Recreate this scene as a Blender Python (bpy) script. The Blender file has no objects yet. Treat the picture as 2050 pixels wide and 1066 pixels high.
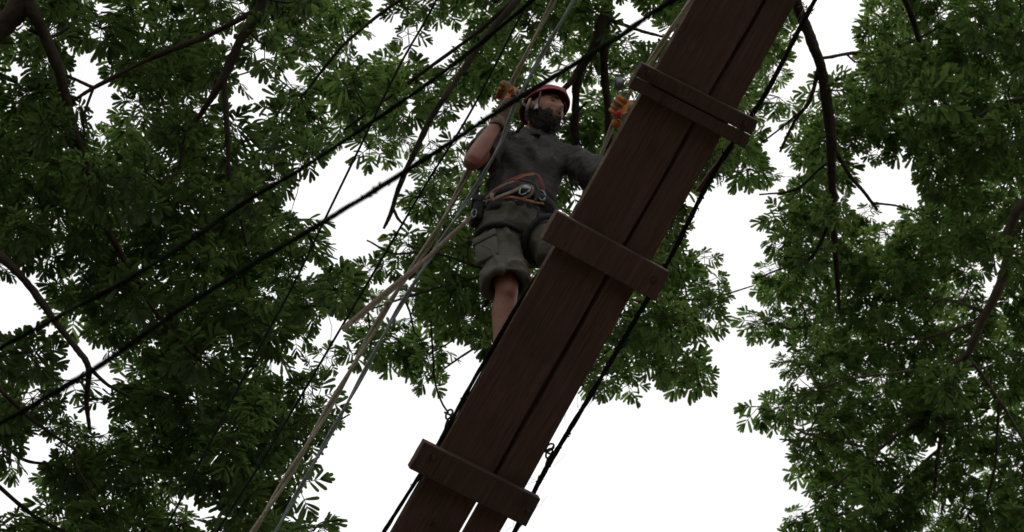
import bpy, bmesh, math, random
import numpy as np
from mathutils import Vector, Matrix, noise

# ------------------------------------------------------------------ camera, sky, sun, exposure
SC = bpy.context.scene
COL = SC.collection
FPX = 4515.0                      # focal length in photo pixels (photo 2050 x 1066)
ELEV, ROLL = math.radians(40), math.radians(9)
CAM = Vector((0, 0, 1.6))
R0 = Vector((1, 0, 0)); U0 = Vector((0, -math.sin(ELEV), math.cos(ELEV))); FW = Vector((0, math.cos(ELEV), math.sin(ELEV)))
RT = R0 * math.cos(ROLL) + U0 * math.sin(ROLL)
UP_ = -R0 * math.sin(ROLL) + U0 * math.cos(ROLL)
cam_d = bpy.data.cameras.new('camera'); cam = bpy.data.objects.new('camera', cam_d); COL.objects.link(cam)
cam.matrix_world = Matrix(((RT.x, UP_.x, -FW.x, CAM.x), (RT.y, UP_.y, -FW.y, CAM.y), (RT.z, UP_.z, -FW.z, CAM.z), (0, 0, 0, 1)))
cam_d.sensor_width = 36; cam_d.lens = FPX / 2050 * 36
cam_d.clip_start = 0.1; cam_d.clip_end = 2000
cam_d.dof.use_dof = True; cam_d.dof.focus_distance = 11.6; cam_d.dof.aperture_fstop = 5.6
SC.camera = cam

SUN_EL, SUN_AZ = math.radians(58), math.radians(20)     # azimuth from +Y towards +X
w = bpy.data.worlds.new('World'); SC.world = w; w.use_nodes = True
nt = w.node_tree; nt.nodes.clear()
out = nt.nodes.new('ShaderNodeOutputWorld'); bg = nt.nodes.new('ShaderNodeBackground')
sky = nt.nodes.new('ShaderNodeTexSky'); sky.sky_type = 'NISHITA'; sky.sun_disc = False
sky.sun_elevation = SUN_EL; sky.sun_rotation = SUN_AZ; sky.dust_density = 6.0; sky.air_density = 1.0
mx = nt.nodes.new('ShaderNodeMix'); mx.data_type = 'RGBA'            # overcast: the cloud sheet over the clear sky
tc = nt.nodes.new('ShaderNodeTexCoord'); nz = nt.nodes.new('ShaderNodeTexNoise'); nz.inputs['Scale'].default_value = 2.0
cr = nt.nodes.new('ShaderNodeMapRange'); cr.inputs['To Min'].default_value = 0.86; cr.inputs['To Max'].default_value = 0.97
nt.links.new(tc.outputs['Generated'], nz.inputs['Vector']); nt.links.new(nz.outputs['Fac'], cr.inputs['Value'])
nt.links.new(cr.outputs['Result'], mx.inputs['Factor']); nt.links.new(sky.outputs['Color'], mx.inputs['A'])
nz2 = nt.nodes.new('ShaderNodeTexNoise'); nz2.inputs['Scale'].default_value = 5.0; nz2.inputs['Detail'].default_value = 5
rp2 = nt.nodes.new('ShaderNodeValToRGB'); rp2.color_ramp.elements[0].position = .35; rp2.color_ramp.elements[1].position = .62
rp2.color_ramp.elements[0].color = (.89, .89, .915, 1); rp2.color_ramp.elements[1].color = (1, 1, 1.02, 1)
sc2 = nt.nodes.new('ShaderNodeVectorMath'); sc2.operation = 'SCALE'; sc2.inputs['Scale'].default_value = 10.9
nt.links.new(tc.outputs['Generated'], nz2.inputs['Vector']); nt.links.new(nz2.outputs['Fac'], rp2.inputs['Fac'])
nt.links.new(rp2.outputs['Color'], sc2.inputs[0]); nt.links.new(sc2.outputs['Vector'], mx.inputs['B'])
nt.links.new(mx.outputs['Result'], bg.inputs['Color']); bg.inputs['Strength'].default_value = 0.1
nt.links.new(bg.outputs['Background'], out.inputs['Surface'])
sd = bpy.data.lights.new('sun', 'SUN'); sd.energy = 1.0; sd.angle = math.radians(15); sd.color = (1, 0.96, 0.9)
so = bpy.data.objects.new('sun', sd); COL.objects.link(so)
sv = Vector((math.sin(SUN_AZ) * math.cos(SUN_EL), math.cos(SUN_AZ) * math.cos(SUN_EL), math.sin(SUN_EL)))
so.rotation_euler = sv.to_track_quat('Z', 'Y').to_euler(); so.location = sv * 60
SC.view_settings.view_transform = 'Standard'; SC.view_settings.look = 'None'; SC.view_settings.gamma = 1
SC.view_settings.exposure = 0.0

# ------------------------------------------------------------------ helpers
rng = np.random.default_rng(7); random.seed(7)
WUP = Vector((0, 0, 1))

def ray(px, py):
    return FW + RT * ((px - 1025) / FPX) - UP_ * ((py - 533) / FPX)

def P(px, py, d):                 # a point seen at a photo pixel, d metres deep
    return CAM + ray(px, py) * d

def tag(o, label=None, cat=None, group=None, kind=None):
    if label: o['label'] = label
    if cat: o['category'] = cat
    if group: o['group'] = group
    if kind: o['kind'] = kind
    return o

def thing(name, loc, label, cat, group=None):
    o = bpy.data.objects.new(name, None); COL.objects.link(o); o.location = loc; o.empty_display_size = .1
    return tag(o, label, cat, group)

def root_loc(o):
    v = Vector((0, 0, 0))
    while o is not None:
        v = v + Vector(o.location); o = o.parent
    return v

def link_mesh(name, me, mat, parent=None, smooth=True):
    o = bpy.data.objects.new(name, me); COL.objects.link(o)
    for m in (mat if isinstance(mat, (list, tuple)) else [mat]):
        me.materials.append(m)
    if smooth:
        me.polygons.foreach_set('use_smooth', [True] * len(me.polygons))
    if parent is not None:
        v = root_loc(parent); me.transform(Matrix.Translation(-v)); o.parent = parent
    return o

def build(name, bm, mat, parent=None, smooth=True, origin=None):
    me = bpy.data.meshes.new(name); bm.to_mesh(me); bm.free()
    o = link_mesh(name, me, mat, parent, smooth)
    if origin is not None and parent is None:
        me.transform(Matrix.Translation(-Vector(origin))); o.location = origin
    return o

def np_mesh(name, verts, faces_flat, loop_tot, mat, parent=None, smooth=False, mat_idx=None):
    me = bpy.data.meshes.new(name)
    me.vertices.add(len(verts)); me.vertices.foreach_set('co', np.asarray(verts, np.float32).ravel())
    n = len(loop_tot); me.loops.add(len(faces_flat)); me.loops.foreach_set('vertex_index', np.asarray(faces_flat, np.int32))
    me.polygons.add(n); st = np.concatenate([[0], np.cumsum(loop_tot)[:-1]]).astype(np.int32)
    me.polygons.foreach_set('loop_start', st); me.polygons.foreach_set('loop_total', np.asarray(loop_tot, np.int32))
    if mat_idx is not None: me.polygons.foreach_set('material_index', np.asarray(mat_idx, np.int32))
    me.update(calc_edges=True)
    return link_mesh(name, me, mat, parent, smooth)

def catmull(pts, n):
    """smooth resampling of tuples (co..., r) -> list of Vectors + radii"""
    A = np.array([list(p) for p in pts], float)
    B = np.vstack([2 * A[0] - A[1], A, 2 * A[-1] - A[-2]])
    res = []
    for i in range(1, len(B) - 2):
        p0, p1, p2, p3 = B[i - 1], B[i], B[i + 1], B[i + 2]
        for t in np.linspace(0, 1, n, endpoint=False):
            res.append(.5 * ((2 * p1) + (-p0 + p2) * t + (2 * p0 - 5 * p1 + 4 * p2 - p3) * t * t + (-p0 + 3 * p1 - 3 * p2 + p3) * t ** 3))
    res.append(B[-2])
    return np.array(res)

def tube(bm, pts, seg=8, caps=True, wob=0.0, flat=None, mi=0, up=None):
    """pts: rows (x,y,z,r). flat=(ratio, upvector): elliptical cross-section"""
    pts = np.asarray(pts, float); n = len(pts); rings = []
    prev = None
    for i in range(n):
        a = Vector(pts[max(0, i - 1)][:3]); b = Vector(pts[min(n - 1, i + 1)][:3]); t = (b - a)
        t = t.normalized() if t.length > 1e-9 else Vector((0, 0, 1))
        if flat is not None or up is not None:
            u = Vector(flat[1] if flat is not None else up); x = u - t * u.dot(t); x.normalize()
        elif prev is None:
            u = Vector((0, 0, 1)) if abs(t.z) < .9 else Vector((1, 0, 0)); x = (u - t * u.dot(t)).normalized()
        else:
            x = (prev - t * prev.dot(t)).normalized()
        prev = x; y = t.cross(x); c = Vector(pts[i][:3]); r = pts[i][3]; ring = []
        for k in range(seg):
            th = 2 * math.pi * k / seg; rr = r
            if wob: rr = r * (1 + wob * noise.noise(c * (1.2 / max(r, .01) * .25) + Vector((math.cos(th), math.sin(th), i * .37))))
            f = flat[0] if flat is not None else 1.0
            ring.append(bm.verts.new(c + x * (math.cos(th) * rr * f) + y * (math.sin(th) * rr)))
        rings.append(ring)
    for i in range(n - 1):
        for k in range(seg):
            f = bm.faces.new((rings[i][k], rings[i][(k + 1) % seg], rings[i + 1][(k + 1) % seg], rings[i + 1][k])); f.material_index = mi
    if caps:
        bm.faces.new(list(reversed(rings[0]))).material_index = mi; bm.faces.new(rings[-1]).material_index = mi
    return rings

def loft(bm, secs, seg=24, caps=True):
    """secs: list of (center Vector, ax Vector, ay Vector) elliptical half-axes"""
    rings = []
    for c, ax, ay in secs:
        rings.append([bm.verts.new(c + ax * math.cos(2 * math.pi * k / seg) + ay * math.sin(2 * math.pi * k / seg)) for k in range(seg)])
    for a, b in zip(rings, rings[1:]):
        for k in range(seg):
            bm.faces.new((a[k], a[(k + 1) % seg], b[(k + 1) % seg], b[k]))
    if caps:
        bm.faces.new(list(reversed(rings[0]))); bm.faces.new(rings[-1])

def ellipsoid(bm, c, ax, ay, az, sub=3):
    r = bmesh.ops.create_icosphere(bm, subdivisions=sub, radius=1)
    for v in r['verts']:
        p = v.co.copy(); v.co = c + ax * p.x + ay * p.y + az * p.z

def remesh(bm, voxel, smooth=4, fac=.5):
    """union of everything in bm as one continuous surface -> bmesh"""
    bmesh.ops.recalc_face_normals(bm, faces=bm.faces)
    me = bpy.data.meshes.new('tmp'); bm.to_mesh(me); bm.free()
    o = bpy.data.objects.new('tmp', me); COL.objects.link(o)
    m = o.modifiers.new('r', 'REMESH'); m.mode = 'VOXEL'; m.voxel_size = voxel
    if smooth:
        s = o.modifiers.new('s', 'SMOOTH'); s.iterations = smooth; s.factor = fac
    dg = bpy.context.evaluated_depsgraph_get(); dg.update()
    me2 = bpy.data.meshes.new_from_object(o.evaluated_get(dg))
    bpy.data.objects.remove(o); bpy.data.meshes.remove(me)
    b2 = bmesh.new(); b2.from_mesh(me2); bpy.data.meshes.remove(me2)
    return b2

def box(bm, c, ax, ay, az, bev=0.0):
    vs = [bm.verts.new(c + ax * sx + ay * sy + az * sz) for sx in (-1, 1) for sy in (-1, 1) for sz in (-1, 1)]
    fs = [bm.faces.new([vs[i] for i in q]) for q in ((0, 1, 3, 2), (4, 6, 7, 5), (0, 4, 5, 1), (2, 3, 7, 6), (0, 2, 6, 4), (1, 5, 7, 3))]
    bmesh.ops.recalc_face_normals(bm, faces=fs)
    if bev:
        ed = list({e for f in fs for e in f.edges}); bmesh.ops.bevel(bm, geom=ed, offset=bev, segments=2, affect='EDGES', profile=.5)

# ------------------------------------------------------------------ materials
def mat_new(name):
    m = bpy.data.materials.new(name); m.use_nodes = True
    return m, m.node_tree, m.node_tree.nodes['Principled BSDF']

def mat(name, c1, c2=None, scale=20.0, rough=.8, bump=0.0, bscale=None, metal=0.0, stretch=(1, 1, 1), rot=None, detail=6.0, spec=.5, bdist=.01):
    m, t, b = mat_new(name); N, L = t.nodes, t.links
    b.inputs['Roughness'].default_value = rough; b.inputs['Metallic'].default_value = metal
    b.inputs['Specular IOR Level'].default_value = spec
    tc = N.new('ShaderNodeTexCoord'); mp = N.new('ShaderNodeMapping'); mp.inputs['Scale'].default_value = stretch
    if rot is not None: mp.vector_type = 'TEXTURE'; mp.inputs['Rotation'].default_value = rot; mp.inputs['Scale'].default_value = tuple(1 / s for s in stretch)
    L.new(tc.outputs['Object'], mp.inputs['Vector'])
    nz = N.new('ShaderNodeTexNoise'); nz.inputs['Scale'].default_value = scale; nz.inputs['Detail'].default_value = detail
    L.new(mp.outputs['Vector'], nz.inputs['Vector'])
    r = N.new('ShaderNodeValToRGB'); r.color_ramp.elements[0].position = .32; r.color_ramp.elements[1].position = .68
    r.color_ramp.elements[0].color = (*c1, 1); r.color_ramp.elements[1].color = (*(c2 or c1), 1)
    L.new(nz.outputs['Fac'], r.inputs['Fac']); L.new(r.outputs['Color'], b.inputs['Base Color'])
    if bump:
        n2 = N.new('ShaderNodeTexNoise'); n2.inputs['Scale'].default_value = bscale or scale * 2; n2.inputs['Detail'].default_value = 5
        L.new(mp.outputs['Vector'], n2.inputs['Vector'])
        bp = N.new('ShaderNodeBump'); bp.inputs['Strength'].default_value = bump; bp.inputs['Distance'].default_value = bdist
        L.new(n2.outputs['Fac'], bp.inputs['Height']); L.new(bp.outputs['Normal'], b.inputs['Normal'])
    return m

def leaf_mat(name, d1, d2, t1, t2):
    m = bpy.data.materials.new(name); m.use_nodes = True; t = m.node_tree; N, L = t.nodes, t.links; N.clear()
    o = N.new('ShaderNodeOutputMaterial'); g = N.new('ShaderNodeNewGeometry')
    def ramp(a, b):
        r = N.new('ShaderNodeValToRGB'); r.color_ramp.elements[0].color = (*a, 1); r.color_ramp.elements[1].color = (*b, 1)
        L.new(g.outputs['Random Per Island'], r.inputs['Fac']); return r
    df = N.new('ShaderNodeBsdfDiffuse'); tr = N.new('ShaderNodeBsdfTranslucent'); gl = N.new('ShaderNodeBsdfGlossy')
    L.new(ramp(d1, d2).outputs['Color'], df.inputs['Color']); L.new(ramp(t1, t2).outputs['Color'], tr.inputs['Color'])
    gl.inputs['Roughness'].default_value = .45; gl.inputs['Color'].default_value = (.5, .55, .5, 1)
    a = N.new('ShaderNodeAddShader'); L.new(df.outputs[0], a.inputs[0]); L.new(tr.outputs[0], a.inputs[1])
    mx = N.new('ShaderNodeMixShader'); mx.inputs[0].default_value = .03
    L.new(a.outputs[0], mx.inputs[1]); L.new(gl.outputs[0], mx.inputs[2]); L.new(mx.outputs[0], o.inputs['Surface'])
    return m

M = {}
M['bark'] = mat('bark', (.028, .021, .016), (.075, .056, .043), 6, .95, .8, 14, stretch=(1, 1, .35), bdist=.03, spec=.15)
M['bark_pale'] = mat('bark_pale', (.06, .045, .033), (.17, .125, .09), 7, .95, .7, 16, stretch=(1, 1, .4), bdist=.02)
M['leaf'] = leaf_mat('leaf', (.016, .026, .011), (.036, .048, .019), (.040, .072, .018), (.098, .150, .036))
M['leaf_far'] = leaf_mat('leaf_far', (.018, .030, .012), (.038, .052, .020), (.046, .086, .019), (.104, .162, .036))
M['ground'] = mat('ground', (.04, .031, .021), (.075, .065, .038), 1.2, 1.0, .5, 6)
M['cable'] = mat('cable', (.007, .007, .0065), (.018, .0175, .016), 60, .9, .5, 200, spec=.12)
M['moss'] = mat('moss', (.005, .0055, .004), (.013, .016, .007), 18, 1.0, .8, 60, spec=.05)
M['rope_cream'] = mat('rope_cream', (.28, .24, .17), (.44, .39, .29), 70, .9, .8, 150, bdist=.004)
M['rope_blue'] = mat('rope_blue', (.17, .20, .20), (.32, .35, .35), 70, .8, .8, 150, bdist=.004)
M['webbing'] = mat('webbing', (.20, .15, .11), (.32, .25, .19), 60, .9, .4, 300)
M['skin'] = mat('skin', (.21, .080, .044), (.30, .122, .070), 22, .5, .15, 200)
M['shirt'] = mat('shirt', (.034, .031, .029), (.047, .044, .041), 9, .9, .3, 350, bdist=.002)
M['shorts'] = mat('shorts', (.085, .078, .062), (.125, .115, .09), 12, .92, .35, 300, bdist=.002)
M['beard'] = mat('beard', (.010, .007, .006), (.03, .02, .015), 120, .8, .9, 260, bdist=.006)
M['helmet'] = mat('helmet', (.22, .008, .010), (.28, .012, .014), 8, .55)
M['strap'] = mat('strap', (.02, .02, .022), (.035, .035, .037), 80, .8, .3)
M['glove_tan'] = mat('glove_tan', (.10, .068, .042), (.19, .13, .075), 40, .8, .5, 120, bdist=.004)
M['glove_orange'] = mat('glove_orange', (.38, .125, .02), (.54, .20, .032), 40, .75, .4, 120, bdist=.004)
M['orange_web'] = mat('orange_web', (.20, .075, .035), (.30, .125, .058), 60, .8, .3)
M['red_web'] = mat('red_web', (.13, .03, .027), (.19, .045, .04), 60, .8, .3)
M['steel'] = mat('steel', (.15, .155, .165), (.26, .265, .28), 30, .42, metal=1.0)
M['rust'] = mat('rust', (.06, .04, .03), (.14, .10, .08), 60, .7, .5, metal=.4)
M['red_plastic'] = mat('red_plastic', (.55, .02, .03), (.6, .03, .04), 20, .35)
M['eye'] = mat('eye', (.02, .015, .012), (.03, .02, .015), 20, .2)
M['pouch'] = mat('pouch', (.012, .013, .018), (.025, .026, .032), 60, .8, .4)
M['shoe'] = mat('shoe', (.03, .028, .026), (.06, .055, .05), 40, .8, .3)

# ------------------------------------------------------------------ ground
bm = bmesh.new()
bmesh.ops.create_grid(bm, x_segments=120, y_segments=120, size=400)
for v in bm.verts:
    v.co.z = .15 * noise.noise(v.co * .05) - .02
tag(build('ground', bm, M['ground']), kind='structure')

# ------------------------------------------------------------------ unseen foliage ring added to block low sky light
def shade_foliage():
    g = np.random.default_rng(3); n = 52000
    az = g.uniform(0, 2 * math.pi, n); front = np.cos(az)                       # az from +Y
    hmax = np.interp(front, [-1, .2, .8, 1], [24, 22, 15, 13]) * (1 + .18 * np.sin(az * 5 + 1) + .12 * np.sin(az * 13))
    r = 30 + 5 * np.sin(az * 7) + g.uniform(-3, 6, n); z = hmax * g.uniform(0, 1, n) ** .8
    c = np.stack([np.sin(az) * r, np.cos(az) * r, z], 1)
    a = g.normal(0, 1, (n, 3)); a /= np.linalg.norm(a, axis=1, keepdims=True); b = np.cross(a, g.normal(0, 1, (n, 3))); b /= np.linalg.norm(b, axis=1, keepdims=True)
    s = g.uniform(.25, .6, n)[:, None]
    V = np.stack([c - a * s, c - b * s * .45, c + a * s, c + b * s * .45], 1).reshape(-1, 3)
    return V, np.arange(4 * n), np.full(n, 4)
tag(np_mesh('shade_foliage', *shade_foliage(), M['leaf']), 'unseen ring of foliage added to block low sky light', kind='stuff')

# ------------------------------------------------------------------ the bridge frame: an inclined plane of planks
d_c = Vector((.497, .868, -.20)); c_c = Vector((.878, -.478, .40))
def c2w(v): return RT * v.x + UP_ * v.y + FW * v.z
BD = c2w(d_c).normalized(); BC = c2w(c_c); BC = (BC - BD * BC.dot(BD)).normalized(); BN = BC.cross(BD).normalized()
if BN.z < 0: BN = -BN
BO = P(1080, 620, 10.4)
def W(px, py, off=0.0):           # pixel ray meets the bridge plane shifted off metres up its normal
    r = ray(px, py); o = BO + BN * off
    return CAM + r * ((o - CAM).dot(BN) / r.dot(BN))
TH = .038                         # plank thickness
BEUL = Matrix((BC, BD, BN)).transposed().to_euler()

def wood(name, c1, c2, c3):
    m, t, b = mat_new(name); N, L = t.nodes, t.links
    b.inputs['Roughness'].default_value = .85; b.inputs['Specular IOR Level'].default_value = .3
    tc = N.new('ShaderNodeTexCoord')
    mp = N.new('ShaderNodeMapping'); mp.inputs['Scale'].default_value = (9, .5, 9)
    L.new(tc.outputs['Object'], mp.inputs['Vector'])
    n1 = N.new('ShaderNodeTexNoise'); n1.inputs['Scale'].default_value = 4; n1.inputs['Detail'].default_value = 8; n1.inputs['Distortion'].default_value = .6
    L.new(mp.outputs['Vector'], n1.inputs['Vector'])
    r = N.new('ShaderNodeValToRGB'); r.color_ramp.elements[0].position = .3; r.color_ramp.elements[1].position = .7
    r.color_ramp.elements[0].color = (*c1, 1); r.color_ramp.elements[1].color = (*c2, 1); L.new(n1.outputs['Fac'], r.inputs['Fac'])
    n2 = N.new('ShaderNodeTexNoise'); n2.inputs['Scale'].default_value = 3.2; n2.inputs['Detail'].default_value = 4
    L.new(tc.outputs['Object'], n2.inputs['Vector'])
    r2 = N.new('ShaderNodeValToRGB'); r2.color_ramp.elements[0].position = .5; r2.color_ramp.elements[1].position = .72; L.new(n2.outputs['Fac'], r2.inputs['Fac'])
    mx = N.new('ShaderNodeMix'); mx.data_type = 'RGBA'; L.new(r2.outputs['Color'], mx.inputs['Factor']); L.new(r.outputs['Color'], mx.inputs['A']); mx.inputs['B'].default_value = (*c3, 1)
    mp2 = N.new('ShaderNodeMapping'); mp2.inputs['Scale'].default_value = (28, .8, 28); L.new(tc.outputs['Object'], mp2.inputs['Vector'])
    n3 = N.new('ShaderNodeTexNoise'); n3.inputs['Scale'].default_value = 2.2; n3.inputs['Detail'].default_value = 3; n3.inputs['Distortion'].default_value = 1.2; L.new(mp2.outputs['Vector'], n3.inputs['Vector'])
    r3 = N.new('ShaderNodeValToRGB'); e = r3.color_ramp.elements; e[0].position = .475; e[0].color = (1, 1, 1, 1); e[1].position = .50; e[1].color = (.25, .22, .2, 1)
    q = e.new(.525); q.color = (1, 1, 1, 1); L.new(n3.outputs['Fac'], r3.inputs['Fac'])
    vo = N.new('ShaderNodeTexVoronoi'); vo.inputs['Scale'].default_value = 2.6; mp3 = N.new('ShaderNodeMapping'); mp3.inputs['Scale'].default_value = (1.6, .7, 1.6)
    L.new(tc.outputs['Object'], mp3.inputs['Vector']); L.new(mp3.outputs['Vector'], vo.inputs['Vector'])
    r4 = N.new('ShaderNodeValToRGB'); r4.color_ramp.elements[0].position = .03; r4.color_ramp.elements[0].color = (.22, .18, .16, 1); r4.color_ramp.elements[1].position = .10; r4.color_ramp.elements[1].color = (1, 1, 1, 1)
    L.new(vo.outputs['Distance'], r4.inputs['Fac'])
    prev = mx.outputs['Result']
    for rr_, fac in ((r3, .3), (r4, .6)):
        mm = N.new('ShaderNodeMix'); mm.data_type = 'RGBA'; mm.blend_type = 'MULTIPLY'; mm.inputs['Factor'].default_value = fac
        L.new(prev, mm.inputs['A']); L.new(rr_.outputs['Color'], mm.inputs['B']); prev = mm.outputs['Result']
    L.new(prev, b.inputs['Base Color'])
    bp = N.new('ShaderNodeBump'); bp.inputs['Strength'].default_value = .8; bp.inputs['Distance'].default_value = .008
    ad = N.new('ShaderNodeMath'); ad.operation = 'MULTIPLY'; L.new(n1.outputs['Fac'], ad.inputs[0]); L.new(r3.outputs['Color'], ad.inputs[1]); L.new(ad.outputs[0], bp.inputs['Height']); L.new(bp.outputs['Normal'], b.inputs['Normal'])
    return m
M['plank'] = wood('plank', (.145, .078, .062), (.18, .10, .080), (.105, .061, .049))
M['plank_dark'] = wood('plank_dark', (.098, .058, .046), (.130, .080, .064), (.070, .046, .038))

M['worn_lit_edge'] = mat('worn_lit_edge', (.05, .034, .025), (.17, .125, .085), 9, .9, .5, 60, stretch=(1, 1, 1), spec=.2)  # weathered wood, with skylight on the edge painted into its pale tone
def local(v): v = v - BO; return Vector((v.dot(BC), v.dot(BD), v.dot(BN)))
bridge = bpy.data.objects.new('plank_bridge', None); COL.objects.link(bridge)
bridge.matrix_world = Matrix.Translation(BO) @ Matrix((BC, BD, BN)).transposed().to_4x4()
tag(bridge, 'reddish brown plank bridge sloping up across the picture with cross boards under it', 'bridge')

def bpart(name, bm, m, parent=None, smooth=False):
    me = bpy.data.meshes.new(name); bm.to_mesh(me); bm.free(); me.materials.append(m)
    o = bpy.data.objects.new(name, me); COL.objects.link(o); o.parent = parent or bridge
    if smooth: me.polygons.foreach_set('use_smooth', [True] * len(me.polygons))
    return o

def board(name, corners, off, th, m, seg=1, wob=0.0, bev=.005, parent=None, worn_lit=0):
    """corners px (TL,TR,BR,BL) on the plane at height off (bottom face); th thick upward"""
    L = [local(W(x, y, off)) for x, y in corners]
    bm = bmesh.new(); rows = []
    for i in range(seg + 1):
        t = i / seg; a = L[0].lerp(L[3], t); b = L[1].lerp(L[2], t)
        j = [wob * noise.noise(Vector((t * 9 + k * 31, off * 50, a.x * 3))) for k in range(2)]
        a = Vector((a.x + j[0], a.y, off)); b = Vector((b.x + j[1], b.y, off))
        rows.append([bm.verts.new(q) for q in (a, b, b + Vector((0, 0, th)), a + Vector((0, 0, th)))])
    for r, s in zip(rows, rows[1:]):
        for k in range(4): bm.faces.new((r[k], r[(k + 1) % 4], s[(k + 1) % 4], s[k]))
    bm.faces.new(rows[0][::-1]); bm.faces.new(rows[-1])
    bmesh.ops.recalc_face_normals(bm, faces=bm.faces)
    ed = [e for e in bm.edges if e.calc_face_angle(0) > .6]
    bmesh.ops.bevel(bm, geom=ed, offset=bev, segments=2, affect='EDGES', profile=.6)
    o = bpart(name, bm, m, parent)
    if worn_lit:                      # the sawn left edge, weathered and painted paler as if skylit
        o.data.materials.append(M['worn_lit_edge'])
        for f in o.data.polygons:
            if f.normal.x < -.75 or (worn_lit == 2 and f.normal.y > .75): f.material_index = 1
    return o

def ln(p, q, y): return p[0] + (q[0] - p[0]) * (y - p[1]) / (q[1] - p[1])
LA, LB = (1392, 0), (786, 1066); SA, SB = (1531, 0), (926, 1066); RA, RB = (1598, 0), (1000, 1066)
YT, YB = -420, 1500
board('plank', [(ln(LA, LB, YT), YT), (ln(SA, SB, YT) - 3, YT), (ln(SA, SB, YB) - 7, YB), (ln(LA, LB, YB), YB)], 0, TH, M['plank'], 60, .007, worn_lit=1)
board('plank', [(ln(SA, SB, YT) + 3, YT), (ln(RA, RB, YT), YT), (ln(RA, RB, YB), YB), (ln(SA, SB, YB) + 5, YB)], .004, TH - .008, M['plank'], 60, .007)

board('seam_backing', [(ln(SA, SB, YT) - 14, YT), (ln(SA, SB, YT) + 20, YT), (ln(SA, SB, 985) + 16, 985), (ln(SA, SB, 985) - 16, 985)], TH + .002, .02, M['plank_dark'], 20, .001, .002)  # dark strip added behind the seam to keep the sky from showing through

def cleat(corners, m, bolts, th=.042, off=0.0, worn_lit=0):
    o = board('cross_board', corners, -th - .002 - off, th, m, 8, .002, .006, worn_lit=worn_lit)
    for x, y in bolts:
        q = local(W(x, y, -th - off)); b = bmesh.new()
        bmesh.ops.create_cone(b, cap_ends=True, segments=6, radius1=.013, radius2=.012, depth=.012, matrix=Matrix.Translation((q.x, q.y, -th - off - .008)))
        bmesh.ops.create_cone(b, cap_ends=True, segments=20, radius1=.02, radius2=.02, depth=.003, matrix=Matrix.Translation((q.x, q.y, -th - off - .0035)))
        bpart('bolt', b, M['rust'], o)
    return o
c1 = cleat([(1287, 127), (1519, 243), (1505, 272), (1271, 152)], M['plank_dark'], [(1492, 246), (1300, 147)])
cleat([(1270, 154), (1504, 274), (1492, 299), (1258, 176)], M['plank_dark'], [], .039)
c2 = cleat([(1116, 424), (1342, 546), (1312, 603), (1084, 480)], M['plank'], [(1310, 560)], .044, worn_lit=2)
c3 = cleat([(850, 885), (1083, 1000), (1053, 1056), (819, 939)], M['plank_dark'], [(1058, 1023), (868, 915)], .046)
# bolt through the lower plank, the split board by the upper cross board
q = local(W(868, 1051)); b = bmesh.new()
bmesh.ops.create_cone(b, cap_ends=True, segments=6, radius1=.016, radius2=.014, depth=.016, matrix=Matrix.Translation((q.x, q.y, -.010)))
bpart('bolt', b, M['rust'])
sp = board('splinter', [(1462, 288), (1472, 294), (1404, 386), (1392, 384)], .02, .016, M['plank'], 10, .004, .002)

# ------------------------------------------------------------------ ropes and cables
def rope_path(pts, n=14):
    A = [list(P(x, y, d)) + [r * d / FPX] for x, y, d, r in pts]
    return catmull(A, n)

def cable(name, pts, m, label, cat, group=None, wob=.0, seg=8, n=14, twist=0, gap=1.0, fuzz=0):
    path = rope_path(pts, n); bm = bmesh.new()
    if twist:                     # two strands laid round each other
        s = np.concatenate([[0], np.cumsum(np.linalg.norm(np.diff(path[:, :3], axis=0), axis=1))])
        m_n = int(s[-1] / .03); ss = np.linspace(0, s[-1], m_n)
        A = np.stack([np.interp(ss, s, path[:, k]) for k in range(4)], 1)
        for k in range(2):
            B = A.copy()
            for i in range(m_n):
                t = Vector(A[min(i + 1, m_n - 1), :3] - A[max(i - 1, 0), :3]).normalized()
                x = t.cross(WUP).normalized(); y = t.cross(x); ph = ss[i] * twist + k * math.pi + .8 * noise.noise(Vector((ss[i], k * 3.1, 0)))
                B[i, :3] += np.array((x * math.cos(ph) + y * math.sin(ph)) * A[i, 3] * gap)
            tube(bm, B, 6)
    else:
        if wob:
            s = np.concatenate([[0], np.cumsum(np.linalg.norm(np.diff(path[:, :3], axis=0), axis=1))])
            m_n = int(s[-1] / .02); ss = np.linspace(0, s[-1], m_n)
            path = np.stack([np.interp(ss, s, path[:, k]) for k in range(4)], 1)
            path[:, 3] *= np.array([1 + wob * noise.noise(Vector((x * 11, 0, 1))) for x in ss])
        tube(bm, path, seg, wob=wob)
        for i in range(fuzz):     # tufts of moss / frayed fibres
            j = random.randrange(1, len(path) - 1); c = Vector(path[j][:3]); t = Vector(path[j + 1][:3] - path[j - 1][:3]).normalized()
            o = Vector((random.gauss(0, 1), random.gauss(0, 1), random.gauss(0, 1) - .5)); o = (o - t * o.dot(t)).normalized()
            L = random.uniform(.5, 1.25) * path[j][3]; c0 = c + o * path[j][3] * .6
            tube(bm, [list(c0) + [path[j][3] * .5], list(c0 + o * L * .6 + t * random.uniform(-1, 1) * L * .4) + [path[j][3] * .36], list(c0 + o * L + t * random.uniform(-1.2, 1.2) * L) + [.0006]], 4)
    o = build(name, bm, m, origin=Vector(path[len(path) // 2][:3]))
    return tag(o, label, cat, group)

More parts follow.
